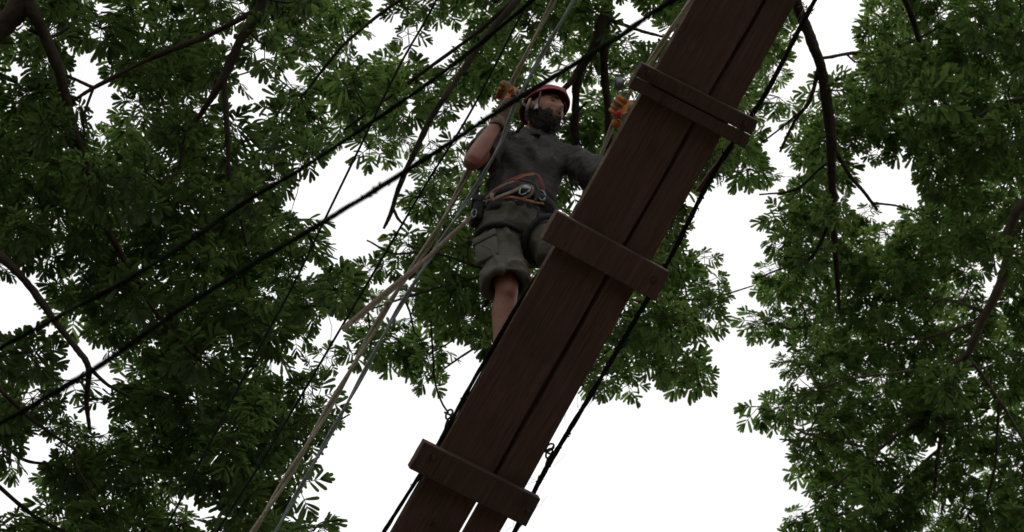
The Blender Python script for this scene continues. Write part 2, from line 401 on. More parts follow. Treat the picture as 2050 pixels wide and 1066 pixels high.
GM = 'thick mossy cables crossing in front of the foliage'
cable('mossy_cable', [(1640, -190, 6.2, 5.3), (1335, 8, 6.1, 5.3), (1220, 86, 6.0, 5.3), (1040, 196, 5.9, 5.6), (880, 300, 5.8, 5.6), (660, 437, 5.7, 5.6), (480, 545, 5.6, 5.9), (330, 640, 5.5, 5.9), (200, 732, 5.45, 5.9), (0, 848, 5.4, 5.9), (-300, 1010, 5.3, 5.9)],
      M['moss'], 'thick dark mossy cable running in front of the climber\'s helmet', 'cable', GM, wob=.35, fuzz=260)
cable('mossy_cable', [(1300, -190, 7.0, 4.1), (1065, 2, 6.9, 4.1), (965, 85, 6.9, 4.4), (850, 172, 6.8, 4.4), (730, 255, 6.8, 4.1), (600, 340, 6.7, 3.9), (490, 405, 6.7, 4.8), (380, 482, 6.6, 5.3), (270, 552, 6.5, 5.3), (170, 606, 6.5, 4.8), (60, 665, 6.4, 4.1), (-250, 830, 6.4, 4.1)],
      M['moss'], 'thick dark mossy cable crossing the left foliage above the helmet-level cable', 'cable', GM, wob=.35, fuzz=220)
GT = 'thin black ropes hanging left of the climber'
cable('thin_rope', [(935, -150, 10.5, 2.03), (872, 3, 10.5, 2.18), (800, 132, 10.4, 2.34), (722, 292, 10.3, 2.34), (655, 430, 10.2, 2.34), (590, 565, 10.1, 2.34), (500, 733, 10, 2.34), (370, 985, 9.8, 2.34), (280, 1160, 9.6, 2.34)],
      M['cable'], 'thin black rope slanting down through the left foliage, farthest from the climber', 'rope', GT)
cable('thin_rope', [(1140, -160, 10.9, 2.03), (1025, 65, 10.8, 2.34), (940, 228, 10.7, 2.34), (850, 374, 10.6, 2.34), (755, 535, 10.5, 2.50), (682, 658, 10.4, 2.50), (600, 798, 10.3, 2.50), (530, 915, 10.2, 2.50), (435, 1063, 10.1, 2.50), (350, 1200, 10, 2.50)],
      M['cable'], 'thin black rope that the tan webbing strap is tied to', 'rope', GT)

# support cables of the bridge, drawn through the ends of the cross boards
def on_plane(pts, off, r): return [(x, y, (W(x, y, off) - CAM).dot(FW), r) for x, y in pts]
GS = 'black cables carrying the plank bridge'
cable('support_cable', on_plane([(1760, -230), (1622, 18), (1531, 190), (1430, 345), (1325, 548), (1200, 762), (1090, 945), (1030, 1066), (920, 1270)], .012, 5.2),
      M['cable'], 'black support cable along the bridge side away from the climber', 'cable', GS, wob=.25, fuzz=160)
cable('support_cable', on_plane([(1500, -230), (1383, 22), (1300, 172), (1215, 330), (1123, 486), (1048, 592), (955, 750), (909, 833), (871, 900), (837, 957), (768, 1066), (640, 1270)], .03, 4.2),
      M['cable'], 'black support cable along the bridge edge beside the climber\'s leg', 'cable', GS, wob=.2, fuzz=60)

# frayed net of thin threads beside the right support cable
bm = bmesh.new()
for i in range(110):
    y = random.uniform(-60, 1066); x = 1622 + (1030 - 1622) * (y - 18) / 1048.
    if 330 < y < 420 or 560 < y < 700: continue
    s = random.uniform(-1, .35); a = W(x + 34 * s, y, .02 + random.uniform(0, .1)); L = random.uniform(.04, .14)
    dv = (BD * random.choice((-1, 1)) + BC * random.gauss(0, .45) + BN * random.gauss(0, .4)).normalized()
    kink = (BC * random.gauss(0, 1) + BN * random.gauss(0, 1)) * .02
    tube(bm, [list(a) + [.0008], list(a + dv * L * .5 + kink) + [.0008], list(a + dv * L) + [.0008]], 4)
tag(build('frayed_threads', bm, M['rope_cream'], origin=W(1330, 540, .02)), 'frayed pale threads tangled along the outer support cable', 'threads', kind='stuff')

# ------------------------------------------------------------------ the climber
FOOT_R = W(1002, 742, TH); FOOT_L = W(1092, 662, TH)
Y0 = FOOT_R.y
RX, FO = Vector((1, 0, 0)), Vector((0, -1, 0))       # his left is +RX in the picture, he faces the camera (FO)
def J(px, py, t=0.0):
    r = ray(px, py); return CAM + r * ((Y0 - t - CAM.y) / r.y)

person = thing('person', FOOT_R.copy(), 'bearded man in a red helmet, grey shirt and shorts standing on the bridge', 'person')
SPX = .105
pel, wai, che, shm, nek = J(1032, 450, .02), J(1044, 398, .03), J(1058, 335, .02), J(1068, 300, 0), J(1074, 282, 0)
hipR, hipL = J(1000, 462, .02), J(1068, 474, .02)
shR, shL = J(998, 285, .02), J(1132, 318, .0)
elR, wrR = J(944, 326, .24), J(996, 246, .26)
haR = J(1013, 190, .26)
elL, wrL = J(1240, 380, .2), J(1262, 274, .15)
haL = J(1244, 216, .17)

def ik(a, b, l1, l2, bend):
    d = b - a; L = min(d.length, (l1 + l2) * .995); u = d.normalized()
    x = (l1 * l1 - l2 * l2 + L * L) / (2 * L); h = math.sqrt(max(l1 * l1 - x * x, 1e-5))
    p = (bend - u * bend.dot(u)).normalized(); return a + u * x + p * h
anR = FOOT_R + WUP * .085 - RX * .012; anL = FOOT_L + WUP * .09
knR = J(1014, 580, .05)
knL = ik(hipL, anL, .40, .40, FO * .45 + RX * 1.0)

def limb(bm, pts, n=6, seg=16):
    tube(bm, catmull([list(p) + [r] for p, r in pts], n), seg)

# head frame: looks to the right of the picture and a little towards the camera
hc = J(1089, 229, .05)
hf = (RX * .68 + FO * .74 + WUP * .02).normalized(); hu = (WUP + RX * .02 - FO * .05).normalized()
hu = (hu - hf * hu.dot(hf)).normalized(); hs = hf.cross(hu).normalized()      # hs: his right side
HS = 1.13
def HV(x, y, z): return hc + (hs * x + hf * y + hu * z) * HS

def head_surface(grow=0.0, sub=5):
    bm = bmesh.new(); r = bmesh.ops.create_icosphere(bm, subdivisions=sub, radius=1)
    for v in bm.verts:
        x, y, z = v.co
        # skull
        X, Y, Z = x * .076, y * .097, z * .118
        if z < 0:                 # jaw narrows and the chin comes forward
            k = -z; X *= 1 - .30 * k ** 1.5; Y = Y * (1 - .18 * k) + .018 * k
            if y < 0: Y *= 1 - .35 * k
        else:
            Y -= .008 * z
        def g(cx, cz, sx, sz, amt):
            return amt * math.exp(-((X - cx) / sx) ** 2 - ((Z - cz) / sz) ** 2) if y > 0 else 0
        Y += g(0, -.018, .012, .020, .024) + g(0, .010, .010, .022, .010)         # nose
        for s in (-1, 1):
            Y += g(s * .032, .012, .017, .011, -.013)                              # eye sockets
            Y += g(s * .032, .034, .022, .008, .005)                               # brow
            Y += g(s * .040, -.018, .018, .016, .006)                              # cheek
            Y += g(s * .013, -.026, .006, .006, .006)                              # nostril wing
        Y += g(0, -.052, .024, .006, .006) + g(0, -.064, .020, .006, .006) + g(0, -.058, .022, .0025, -.006)   # lips
        Y += g(0, -.095, .020, .014, .010)                                         # chin
        v.co = Vector((X, Y, Z)) * (1 + grow)
    return bm

# ---- body: one continuous skin surface (head, neck, arms, legs)
bm = head_surface(0, 4)
for v in bm.verts: v.co = HV(*v.co)
for s in (-1, 1):                                              # ears
    ellipsoid(bm, HV(s * .078, -.008, -.006), hs * .010, hf * .019, hu * .032, 2)
    ellipsoid(bm, HV(s * .083, -.014, -.006), hs * .010, hf * .012, hu * .024, 2)
limb(bm, [(nek - WUP * .05, .062), (nek + WUP * .03, .060), (hc - hu * .06 - hf * .02, .058)])
limb(bm, [(shR, .056), (shR.lerp(elR, .5), .049), (elR, .042), (elR.lerp(wrR, .3), .046), (elR.lerp(wrR, .7), .036), (wrR, .029), (wrR.lerp(haR, .35), .028)])
limb(bm, [(shL, .056), (shL.lerp(elL, .5), .049), (elL, .042), (elL.lerp(wrL, .3), .045), (elL.lerp(wrL, .7), .036), (wrL, .029), (wrL.lerp(haL, .35), .028)])
for h, k, a in ((hipR, knR, anR), (hipL, knL, anL)):
    limb(bm, [(h, .085), (h.lerp(k, .5), .075), (k, .057), (k.lerp(a, .12) - FO * .008, .055), (k.lerp(a, .32) - FO * .02, .060), (k.lerp(a, .68) - FO * .006, .044), (k.lerp(a, .92), .036), (a, .037)])
loft(bm, [(c, RX * a, FO * b_) for c, a, b_ in ((pel - WUP * .06, .13, .09), (pel, .15, .10), (wai, .135, .095), (che, .155, .105), (shm - WUP * .02, .15, .085), (nek, .07, .06))], 24)
bm = remesh(bm, .0065, 3)
build('body', bm, M['skin'], person)

# eyes, beard and hair
for s in (-1, 1):
    b = bmesh.new(); ellipsoid(b, HV(s * .031, .078, .012), hs * .011, hf * .008, hu * .007, 3)
    build('eye', b, M['eye'], person)
    b = bmesh.new(); limb(b, [(HV(s * .014, .094, .030), .004), (HV(s * .032, .093, .036), .0055), (HV(s * .052, .078, .030), .003)], 4, 8)
    build('eyebrow', b, M['beard'], person)
hb = head_surface(0, 5)
dl = []
for v in hb.verts:
    X, Y, Z = v.co
    lim = -.041 + .040 * max(0, (.055 - Y) / .055) if Y > -.01 else .0
    if abs(X) < .03 and Y > .06: lim = -.038 - .004 * abs(X) / .03
    n = noise.noise(v.co * 60) * .009
    face = Z < lim + n and Y > -.035
    mouth = abs(X) < .022 and -.064 < Z < -.051 and Y > .05
    if not face or mouth: dl.append(v)
    else:
        k = min(1, (lim + n - Z) / .02)
        o = Vector((X, Y * .9, Z * .7)).normalized()
        v.co += o * k * (.008 + .007 * noise.noise(v.co * 90) + .009 * max(0, -Z - .06) / .06)
bmesh.ops.delete(hb, geom=dl, context='VERTS')
for v in hb.verts: v.co = HV(*v.co)
bo = build('beard', hb, M['beard'], person)
hb2 = bmesh.new(); vv = [v.co.copy() for v in bo.data.vertices]
for i in range(420):
    p = random.choice(vv) + person.location; o = (p - hc).normalized() - hu * random.uniform(.3, 1.0) + Vector((random.gauss(0, .3), random.gauss(0, .3), 0)); o.normalize(); L_ = random.uniform(.008, .022)
    tube(hb2, [list(p - o * .004) + [.0014], list(p + o * L_ * .6) + [.0012], list(p + o * L_ - hu * L_ * .3) + [.0005]], 3)
build('beard_hair', hb2, M['beard'], bo)
so_ = bo.modifiers.new('t', 'SOLIDIFY'); so_.thickness = .004; so_.offset = -1
hb = head_surface(.02, 4)
bmesh.ops.delete(hb, geom=[v for v in hb.verts if not (v.co.y < .02 and v.co.z > -.05 - .2 * max(0, v.co.y + .02)) or v.co.z > .065], context='VERTS')
for v in hb.verts: v.co = HV(*(v.co + v.co.normalized() * .004 * noise.noise(v.co * 80)))
build('hair', hb, M['beard'], person)

# helmet: shell with a rim lip, ribs and straps
def rim_z(Y): return .046 + .20 * Y
bm = bmesh.new(); bmesh.ops.create_icosphere(bm, subdivisions=5, radius=1)
bmesh.ops.delete(bm, geom=[v for v in bm.verts if v.co.z < -.03], context='VERTS')
for v in bm.verts:
    x, y, z = v.co
    rib = .004 * max(0, math.cos(x * 9)) * (z > .25)
    Y = y * (.120 + rib) - .004
    v.co = Vector((x * (.094 + rib), Y, rim_z(Y) + z * (.080 + rib)))
for v in bm.verts: v.co = HV(*v.co)
hel = build('helmet', bm, M['helmet'], person)
so_ = hel.modifiers.new('t', 'SOLIDIFY'); so_.thickness = .006; so_.offset = -1
b = bmesh.new()
tube(b, [list(HV(.0945 * math.cos(a), -.004 + .1205 * math.sin(a), rim_z(-.004 + .1205 * math.sin(a)) - .003)) + [.0055] for a in np.linspace(0, 2 * math.pi, 49)], 8, caps=False)
build('rim', b, M['helmet'], hel)
b = bmesh.new()
for s in (-1, 1):
    tube(b, [list(HV(s * x, y, z)) + [.008] for x, y, z in ((.094, .055, .03), (.083, .045, -.02), (.074, .036, -.055), (.05, .05, -.10), (.0, .06, -.128))], 8, flat=(.25, hs))
    tube(b, [list(HV(s * x, y, z)) + [.008] for x, y, z in ((.094, -.06, .03), (.088, -.02, -.02), (.076, .034, -.055))], 8, flat=(.25, hs))
build('chin_strap', b, M['strap'], person)
b = bmesh.new(); box(b, HV(.084, .036, -.052), hs * .006, hf * .010, hu * .018, .003)
build('strap_buckle', b, M['steel'], person)
b = bmesh.new()
tube(b, [list(HV(x, y, z)) + [.012] for x, y, z in ((.098, .0, .015), (.095, -.012, -.02), (.088, -.02, -.05))], 8, flat=(.3, hs))
build('ear_band', b, M['webbing'], person)

# ---- clothing
def wrinkle(bm, amp, fs, seed, strength_fn=None):
    bmesh.ops.recalc_face_normals(bm, faces=bm.faces); bm.normal_update()
    mv = []
    for v in bm.verts:
        p = v.co
        q = Vector(((p.x + .5 * p.z) * fs, p.y * fs * .6, (p.z - .35 * p.x) * fs * 1.6 + seed))
        n = noise.noise(q) + .5 * noise.noise(q * 2.3); r = max(0, 1 - abs(n)) ** 2.2 + .12
        k = strength_fn(p) if strength_fn else 1
        mv.append((v, v.normal * amp * k * (r - .6)))
    for v, d in mv: v.co += d

def folds(bm, amp, across, along, seed, ang, cx):
    """long drawn folds: ridges run at ang from the vertical, mirrored about x = cx"""
    bmesh.ops.recalc_face_normals(bm, faces=bm.faces); bm.normal_update(); mv = []
    for v in bm.verts:
        x = v.co.x - cx; sg = 1 if x > 0 else -1; x = abs(x)
        u = v.co.z * math.cos(ang) + x * math.sin(ang); w = x * math.cos(ang) - v.co.z * math.sin(ang)
        w += .035 * noise.noise(Vector((u * 5, w * 5, seed)))
        n = noise.noise(Vector((u * along, w * across, v.co.y * 2.5 + seed + sg * 7)))
        mv.append((v, v.normal * amp * ((1 - min(1, abs(n) * 2.2)) ** 1.5 - .35)))
    for v, d in mv: v.co += d

def sec(c, a, b_, tw=0.0):
    x = (RX * math.cos(tw) + FO * math.sin(tw)); y = FO * math.cos(tw) - RX * math.sin(tw)
    return (c, x * a, y * b_)
bm = bmesh.new()
loft(bm, [sec(pel + WUP * .005, .172, .128), sec(pel.lerp(wai, .5), .172, .130), sec(wai, .160, .124), sec(wai.lerp(che, .5), .170, .128), sec(che, .186, .134),
          sec(shm - WUP * .035, .19, .115), sec(shm + WUP * .005, .155, .09), sec(nek + WUP * .004, .085, .075)], 40)
slR = shR.lerp(elR, .62); slL = shL.lerp(elL, .72)
limb(bm, [(shR - RX * -.05 + WUP * -.02, .085), (shR, .078), (shR.lerp(elR, .35), .076), (slR, .078)], 6, 20)
limb(bm, [(shL - RX * .05 + WUP * -.02, .085), (shL, .080), (shL.lerp(elL, .4), .078), (slL, .080)], 6, 20)
bm = remesh(bm, .008, 7)
folds(bm, .030, 9.0, 2.2, 3.0, .65, nek.x + .02)
folds(bm, .014, 15.0, 3.5, 14.0, -.25, nek.x)
wrinkle(bm, .005, 14.0, 9.0)
shirt = build('shirt', bm, M['shirt'], person)
# open collar
b = bmesh.new()
for s in (-1, 1):
    pts = []
    for a in np.linspace(0, 1, 9):
        th = math.radians(-100 + a * 195)
        pts.append(nek + RX * s * .082 * math.sin(th + math.pi / 2) * (1 - .35 * a ** 3) + FO * (.074 * -math.cos(th + math.pi / 2) + .0) + WUP * (.028 - .05 * a * a))
    rows = []
    for i, p in enumerate(pts):
        o = (p - nek); o.z = 0; o = o.normalized() if o.length > 1e-4 else FO
        rows.append([b.verts.new(p + WUP * .014), b.verts.new(p + o * .016 + WUP * .004), b.verts.new(p + o * .030 - WUP * (.028 + .02 * (i == 7)))])
    for r0, r1 in zip(rows, rows[1:]):
        for k in range(2): b.faces.new((r0[k], r0[k + 1], r1[k + 1], r1[k]))
col = build('collar', b, M['shirt'], shirt); so_ = col.modifiers.new('t', 'SOLIDIFY'); so_.thickness = .004; so_.offset = 0
# placket buttons
for k in range(3):
    p = nek.lerp(che, .3 + .35 * k) + FO * (.118 + .012 * k); b = bmesh.new(); ellipsoid(b, p, RX * .006, FO * .003, WUP * .006, 2); build('button', b, M['strap'], shirt)

# shorts: hollow legs, so that the dark openings read from below
bm = bmesh.new()
loft(bm, [sec(pel + WUP * .035, .170, .128), sec(pel - WUP * .02, .182, .138), sec(pel - WUP * .09, .180, .135), sec(pel - WUP * .14, .13, .10)], 40)
def shorts_leg(h, k, a, f, wid):
    ax = (k - h).normalized(); hem = h.lerp(k, f); x = (RX - ax * RX.dot(ax)).normalized(); y = ax.cross(x)
    S = []
    for t, r in ((-.02, wid * .95), (.3, wid), (.65, wid * .99), (1.0, wid * 1.03)): S.append((h.lerp(hem, t), x * r, y * r * 1.02))
    for t, r in ((1.0, wid * 1.03 - .02), (.6, wid - .022), (.3, wid - .03)): S.append((h.lerp(hem, t), x * r, y * r))
    loft(bm, S, 32)
shorts_leg(hipR + RX * .004, knR, anR, .93, .108)
shorts_leg(hipL, knL, anL, .98, .110)
bm = remesh(bm, .0075, 5)
folds(bm, .020, 10.0, 3.0, 5.0, .55, hipR.x + .06); folds(bm, .014, 9.0, 4.0, 11.0, -1.1, hipR.x - .05); wrinkle(bm, .004, 16.0, 5.0)
shorts = build('shorts', bm, M['shorts'], person)
for hm, h, k in ((hipR.lerp(knR, .93), hipR, knR), (hipL.lerp(knL, .98), hipL, knL)):     # stitched hems
    ax = (k - h).normalized(); x = (RX - ax * RX.dot(ax)).normalized(); y = ax.cross(x); b = bmesh.new()
    tube(b, [list(hm - ax * .004 + RX * .003 + x * .108 * math.cos(t) + y * .110 * math.sin(t)) + [.007] for t in np.linspace(0, 2 * math.pi, 33)], 6, caps=False)
    build('hem', b, M['shorts'], shorts)
# cargo pocket on his right thigh
pc = hipR.lerp(knR, .50) - RX * .085 + FO * .062; ax = (knR - hipR).normalized(); b = bmesh.new()
pn = (-RX * .62 + FO * .78).normalized(); ps = ax.cross(pn).normalized()
box(b, pc, ps * .062, ax * .075, pn * .012, .008); box(b, pc - ax * .068 + pn * .006, ps * .066, ax * .022, pn * .013, .006)
build('cargo_pocket', b, M['shorts'], shorts)

# shoes
for a, f in ((anR, FOOT_R), (anL, FOOT_L)):
    fd = (RX * .85 + FO * .5); fd = (fd - BN * fd.dot(BN)).normalized(); sx = fd.cross(BN).normalized(); b = bmesh.new()
    loft(b, [(f + fd * y + BN * .045, sx * wd, BN * ht) for y, wd, ht in ((-.07, .026, .03), (-.05, .036, .043), (.02, .038, .044), (.10, .046, .040), (.15, .044, .034), (.185, .03, .026))], 20)
    limb(b, [(f + BN * .05, .042), (a + WUP * .02, .046)], 4)
    b = remesh(b, .006, 3); sh = build('shoe', b, M['shoe'], person)
    b = bmesh.new(); loft(b, [(f + BN * z + fd * .055, sx * .052 * s, fd * .14 * s) for z, s in ((.001, .96), (.004, 1), (.018, 1), (.022, .97))], 24)
    build('sole', b, M['strap'], sh)
    b = bmesh.new(); limb(b, [(a + WUP * .0, .042), (a + WUP * .06, .043)], 4); build('sock', b, M['shorts'], person)

# ---- gloved hands, each finger wrapped round what it holds
def hand(hpos, wrist, axis, side, rr=.012):
    axis = axis.normalized(); wv = wrist - hpos
    bq = (wv - axis * wv.dot(axis)).normalized(); cq = axis.cross(bq) * side      # bq: towards the wrist, cq: side the fingers go first
    bm = bmesh.new()
    def at(r, ang, s): return hpos + (bq * math.cos(ang) + cq * math.sin(ang)) * r + axis * s
    pr = rr + .017
    # palm
    loft(bm, [(at(pr + .048, .30, .0), axis * .030, cq * .019), (at(pr + .03, .28, .0), axis * .042, cq * .021), (at(pr + .010, .30, 0), axis * .046, cq * .020), (at(pr - .004, .9, 0), axis * .043, bq * .013)], 20)
    ks = []
    for i, (ro, le) in enumerate(((.0115, .95), (.012, 1.05), (.0118, 1.0), (.010, .85))):
        s = (1.5 - i) * .0225
        angs = np.linspace(.55, .55 + 4.1 * le, 9)
        rad = [pr + .004 + .007 * (abs(math.sin((a - .55) * 1.55))) for a in angs]
        pts = [list(at(r, a, s + .002 * (i - 1.5) * k / 8)) + [ro * (1.08 if k in (2, 5) else 1) * (1 - .22 * k / 8)] for k, (a, r) in enumerate(zip(angs, rad))]
        tube(bm, catmull(pts, 3), 10); ellipsoid(bm, Vector(pts[-1][:3]), axis * ro * .78, bq * ro * .78, cq * ro * .78, 2); ks.append(Vector(pts[2][:3]))
    # thumb leaves the side of the palm near its base and closes the other way
    tp = [(at(pr + .030, .1, .034), .0145), (at(pr + .012, -.35, .046), .0140), (at(pr + .006, -1.1, .044), .0125), (at(pr + .006, -1.9, .034), .0110), (at(pr + .004, -2.5, .024), .009)]
    tube(bm, catmull([list(p) + [r] for p, r in tp], 4), 10)
    # wrist of the glove
    limb(bm, [(at(pr + .045, .25, 0), .030), (hpos.lerp(wrist, .75), .030), (wrist, .034)], 5)
    for v in bm.verts: v.co = hpos + (v.co - hpos) * 1.18
    bm = remesh(bm, .0036, 3)
    bm.normal_update()
    for f in bm.faces:
        c = f.calc_center_median() - hpos; r = (c - axis * c.dot(axis)); ang = math.atan2(r.dot(cq), r.dot(bq))
        f.material_index = 1 if (f.normal.dot((CAM - hpos).normalized()) > .25 and c.dot((hpos - wrist).normalized()) > -.085 and r.length > rr + .014 and noise.noise(c * 26) > -.12 and abs(axis.dot(c)) < .055) else 0
    g = build('glove', bm, [M['glove_tan'], M['glove_orange']], person)
    b = bmesh.new(); d = (wrist - hpos).normalized()
    tube(b, [list(wrist + d * t) + [r] for t, r in ((-.035, .034), (-.02, .037), (.02, .040), (.032, .038))], 18)
    build('cuff', b, M['glove_tan'], g)
    return g, ks
ax_rope = (P(1110, 0, 1) - CAM)
rope_d_up = J(1024, 168, .26); 
DEP = (haR - CAM).dot(FW)
rope_dir = (P(1100, 15, DEP - .12) - P(940, 335, DEP + .09)).normalized()
hand(haR, wrR, rope_dir, 1)
DEL = (haL - CAM).dot(FW)
rl_dir = (P(1397, -30, DEL - .1) - haL).normalized()
gloveL, _ = hand(haL, wrL, rl_dir, -1)
# red press stud on the back of the left glove
from mathutils.bvhtree import BVHTree
gm = gloveL.data; off_ = root_loc(person)
bv = BVHTree.FromPolygons([v.co + off_ for v in gm.vertices], [tuple(p.vertices) for p in gm.polygons])
def on_glove(px, py):
    d = ray(px, py).normalized(); h = bv.ray_cast(CAM, d)[0]
    return h if h is not None else P(px, py, (haL - CAM).dot(FW) - .03)
b = bmesh.new(); ellipsoid(b, on_glove(1241, 229), RT * .022, UP_ * .022, FW * .010, 3); build('glove_button', b, M['red_plastic'], person)
b = bmesh.new(); ellipsoid(b, on_glove(1234, 248), RT * .026, UP_ * .024, FW * .018, 3); build('glove_patch', b, M['glove_orange'], person)

# ---- harness: belt, webbing loops, steel carabiners, pouch
har = bpy.data.objects.new('harness', None)
def front(px, py, t): return J(px, py, t)
b = bmesh.new()
bc = pel.lerp(wai, .55)
tube(b, [list(bc + RX * .186 * math.cos(a) + FO * .144 * math.sin(a)) + [.022] for a in np.linspace(0, 2 * math.pi, 41)], 8, caps=False, flat=(.25, Vector((0.001, 0.001, 1)).cross(RX) * 0 + FO))
bm_ = b; bmesh.ops.delete(bm_, geom=[], context='VERTS')
b.free(); b = bmesh.new()
rings = []
for a in np.linspace(0, 2 * math.pi, 61)[:-1]:
    o = RX * math.cos(a) + FO * math.sin(a); e = bc + RX * .188 * math.cos(a) + FO * .147 * math.sin(a)
    rings.append([b.verts.new(e + WUP * .024), b.verts.new(e + o * .006 + WUP * .020), b.verts.new(e + o * .006 - WUP * .020), b.verts.new(e - WUP * .024)])
for i in range(60):
    for k in range(3): b.faces.new((rings[i][k], rings[i][k + 1], rings[(i + 1) % 60][k + 1], rings[(i + 1) % 60][k]))
belt = build('harness_belt', b, M['pouch'], person)

def band(name, pts, wid, m, parent=None, thick=.3, closed=False):
    b = bmesh.new(); A = catmull([list(p) + [wid] for p in pts], 6); tube(b, A, 8, flat=(thick, FO), caps=not closed)
    return build(name, b, m, parent or person)
T = .185
band('webbing_loop', [J(985, 390, T), J(1005, 372, T + .02), J(1030, 358, T + .03), J(1062, 349, T + .03), J(1078, 354, T + .03), J(1085, 372, T + .03), J(1088, 386, T + .02)], .0105, M['red_web'])
band('webbing_loop', [J(1030, 362, T + .036), J(1050, 353, T + .04), J(1070, 350, T + .04)], .007, M['orange_web'])
band('webbing_loop', [J(988, 400, T), J(1005, 392, T + .02), J(1030, 382, T + .03), J(1050, 371, T + .03)], .010, M['webbing'])
band('webbing_loop', [J(968, 403, .12), J(990, 399, T), J(1020, 395, T + .02), J(1045, 399, T + .03), J(1070, 405, T + .03), J(1088, 408, T)], .009, M['orange_web'])
band('webbing_loop', [J(988, 386, T), J(984, 394, T + .01), J(990, 402, T)], .010, M['webbing'])

band('webbing_loop', [J(972, 398, .15), J(992, 380, T + .01), J(1022, 366, T + .03), J(1050, 362, T + .035), J(1066, 374, T + .04), J(1060, 392, T + .03), J(1030, 402, T + .02)], .007, M['webbing'])
band('webbing_loop', [J(1040, 360, T + .04), J(1066, 366, T + .045), J(1078, 384, T + .04), J(1070, 404, T + .03)], .008, M['strap'])
band('webbing_loop', [J(1066, 406, T + .02), J(1078, 420, T + .01), J(1074, 440, T - .01), J(1060, 452, T - .03)], .008, M['strap'])

def carabiner(c, u, v, sx, sz, r, m, name='carabiner', parent=None):
    b = bmesh.new()
    P_ = [list(c + u * sx * math.cos(a) * (1 + .18 * math.sin(a)) + v * sz * math.sin(a)) + [r] for a in np.linspace(0, 2 * math.pi, 29)]
    tube(b, P_, 8, caps=False)
    g = c + u * sx; tube(b, [list(g - v * sz * .35) + [r * 1.5], list(g + v * sz * .35) + [r * 1.5]], 8)
    return build(name, b, m, parent or person)
u1 = (RX * .9 + WUP * -.3).normalized(); v1 = (WUP * .9 + RX * .4).normalized()
carabiner(J(1050, 381, T + .05), u1, v1, .020, .036, .0045, M['steel'])
carabiner(J(1084, 392, T + .03), (RX * .95 + FO * .3).normalized(), (WUP + RX * -.3).normalized(),   .018, .032, .0045, M['steel'])
b = bmesh.new(); ellipsoid(b, J(1052, 377, T + .05), RX * .022, FO * .012, WUP * .018, 3); build('belay_device', b, M['steel'], person)
# leg loops of the harness
for h, k in ((hipR, knR), (hipL, knL)):
    c = h.lerp(k, .2); axl = (k - h).normalized(); x = (RX - axl * RX.dot(axl)).normalized(); y = axl.cross(x); b = bmesh.new()
    tube(b, [list(c + x * .122 * math.cos(a) + y * .124 * math.sin(a) + axl * .02 * math.cos(a)) + [.016] for a in np.linspace(0, 2 * math.pi, 33)], 8, caps=False)
    build('leg_loop', b, M['pouch'], person)
# dark gear pouch and sling on his right hip
b = bmesh.new(); box(b, J(957, 425, .03), RX * .028, FO * .045, WUP * .075, .014); pch = build('gear_pouch', b, M['pouch'], person)
b = bmesh.new(); box(b, J(956, 408, .03), RX * .031, FO * .049, WUP * .022, .008); build('flap', b, M['strap'], pch)
band('gear_sling', [J(1000, 262, .1), J(985, 300, .16), J(966, 345, .13), J(955, 380, .08), J(953, 420, .06)], .012, M['strap'])
carabiner(J(949, 428, .09), RX, WUP, .012, .026, .004, M['steel'])

# ------------------------------------------------------------------ hand ropes and the tan strap
hx, hy = 1013, 190
cable('hand_rope', [(1195, -160, DEP - .2, 2.6), (1108, 2, DEP - .11, 2.8), (hx, hy, DEP, 3.0), (942, 336, DEP + .05, 3.4), (870, 470, DEP + .05, 3.6), (778, 610, DEP + .0, 3.6), (690, 762, DEP - .08, 3.6), (600, 915, DEP - .2, 3.8), (507, 1064, DEP - .3, 4), (420, 1205, DEP - .4, 4)],
      M['rope_cream'], 'cream two-strand hand rope gripped by the climber\'s raised glove', 'rope', 'pale hand ropes left of the bridge', twist=7, gap=.95)
cable('hand_rope', [(1235, -160, DEP - .45, 2.6), (1147, 2, DEP - .4, 2.4), (1042, 188, DEP - .35, 2.5), (1003, 285, DEP - .32, 2.6), (950, 378, DEP - .3, 2.6), (872, 500, DEP - .3, 2.6), (790, 632, DEP - .32, 2.6), (705, 790, DEP - .4, 2.6), (560, 1050, DEP - .5, 2.6), (480, 1190, DEP - .6, 2.6)],
      M['rope_blue'], 'blue-grey two-strand hand rope passing in front of the climber\'s shirt', 'rope', 'pale hand ropes left of the bridge', twist=9, gap=.95)
cable('hand_rope', [(1500, -180, DEL - .25, 2.6), (1398, -25, DEL - .12, 2.8), (1320, 95, DEL - .06, 3), (1244, 216, DEL, 3), (1195, 330, DEL + .05, 3), (1150, 440, DEL + .1, 3), (1080, 600, DEL + .1, 3)],
      M['rope_cream'], 'cream hand rope behind the planks held by the glove beside the upper cross board', 'rope', 'pale hand ropes left of the bridge', twist=8, gap=.9)
# a knot on the cream rope
b = bmesh.new(); kc = P(776, 608, DEP)
for k in range(3):
    tube(b, [list(kc + rope_dir * (.008 * (k - 1)) + (RT * math.cos(a) + FW * math.sin(a)) * .014) + [.006] for a in np.linspace(0, 2 * math.pi, 15)], 6, caps=False)
tag(build('rope_knot', b, M['rope_cream'], origin=kc), 'small knot tied on the cream hand rope', 'knot')

s0 = J(947, 432, .08); s1 = P(686, 660, 10.35)
mid = s0.lerp(s1, .5) - WUP * .02
st = thing('webbing_strap', s0, 'tan webbing strap from the climber\'s hip to the thin black rope', 'strap')
for k in range(2):
    b = bmesh.new(); o = UP_ * (.008 * (1 if k else -1))
    A = catmull([list(p) + [.0085] for p in (s0, s0.lerp(mid, .5) - o * .6, mid + o * .9, mid.lerp(s1, .5) + o * 1.2, s1 + o * .3)], 8)
    tube(b, A, 8, flat=(.25, FW)); build('web_layer', b, M['webbing'], st)
b = bmesh.new(); dirs = (s1 - s0).normalized()
box(b, s1 - dirs * .03, dirs * .035, dirs.cross(FW).normalized() * .014, FW * .005, .003); build('stitched_end', b, M['webbing'], st)

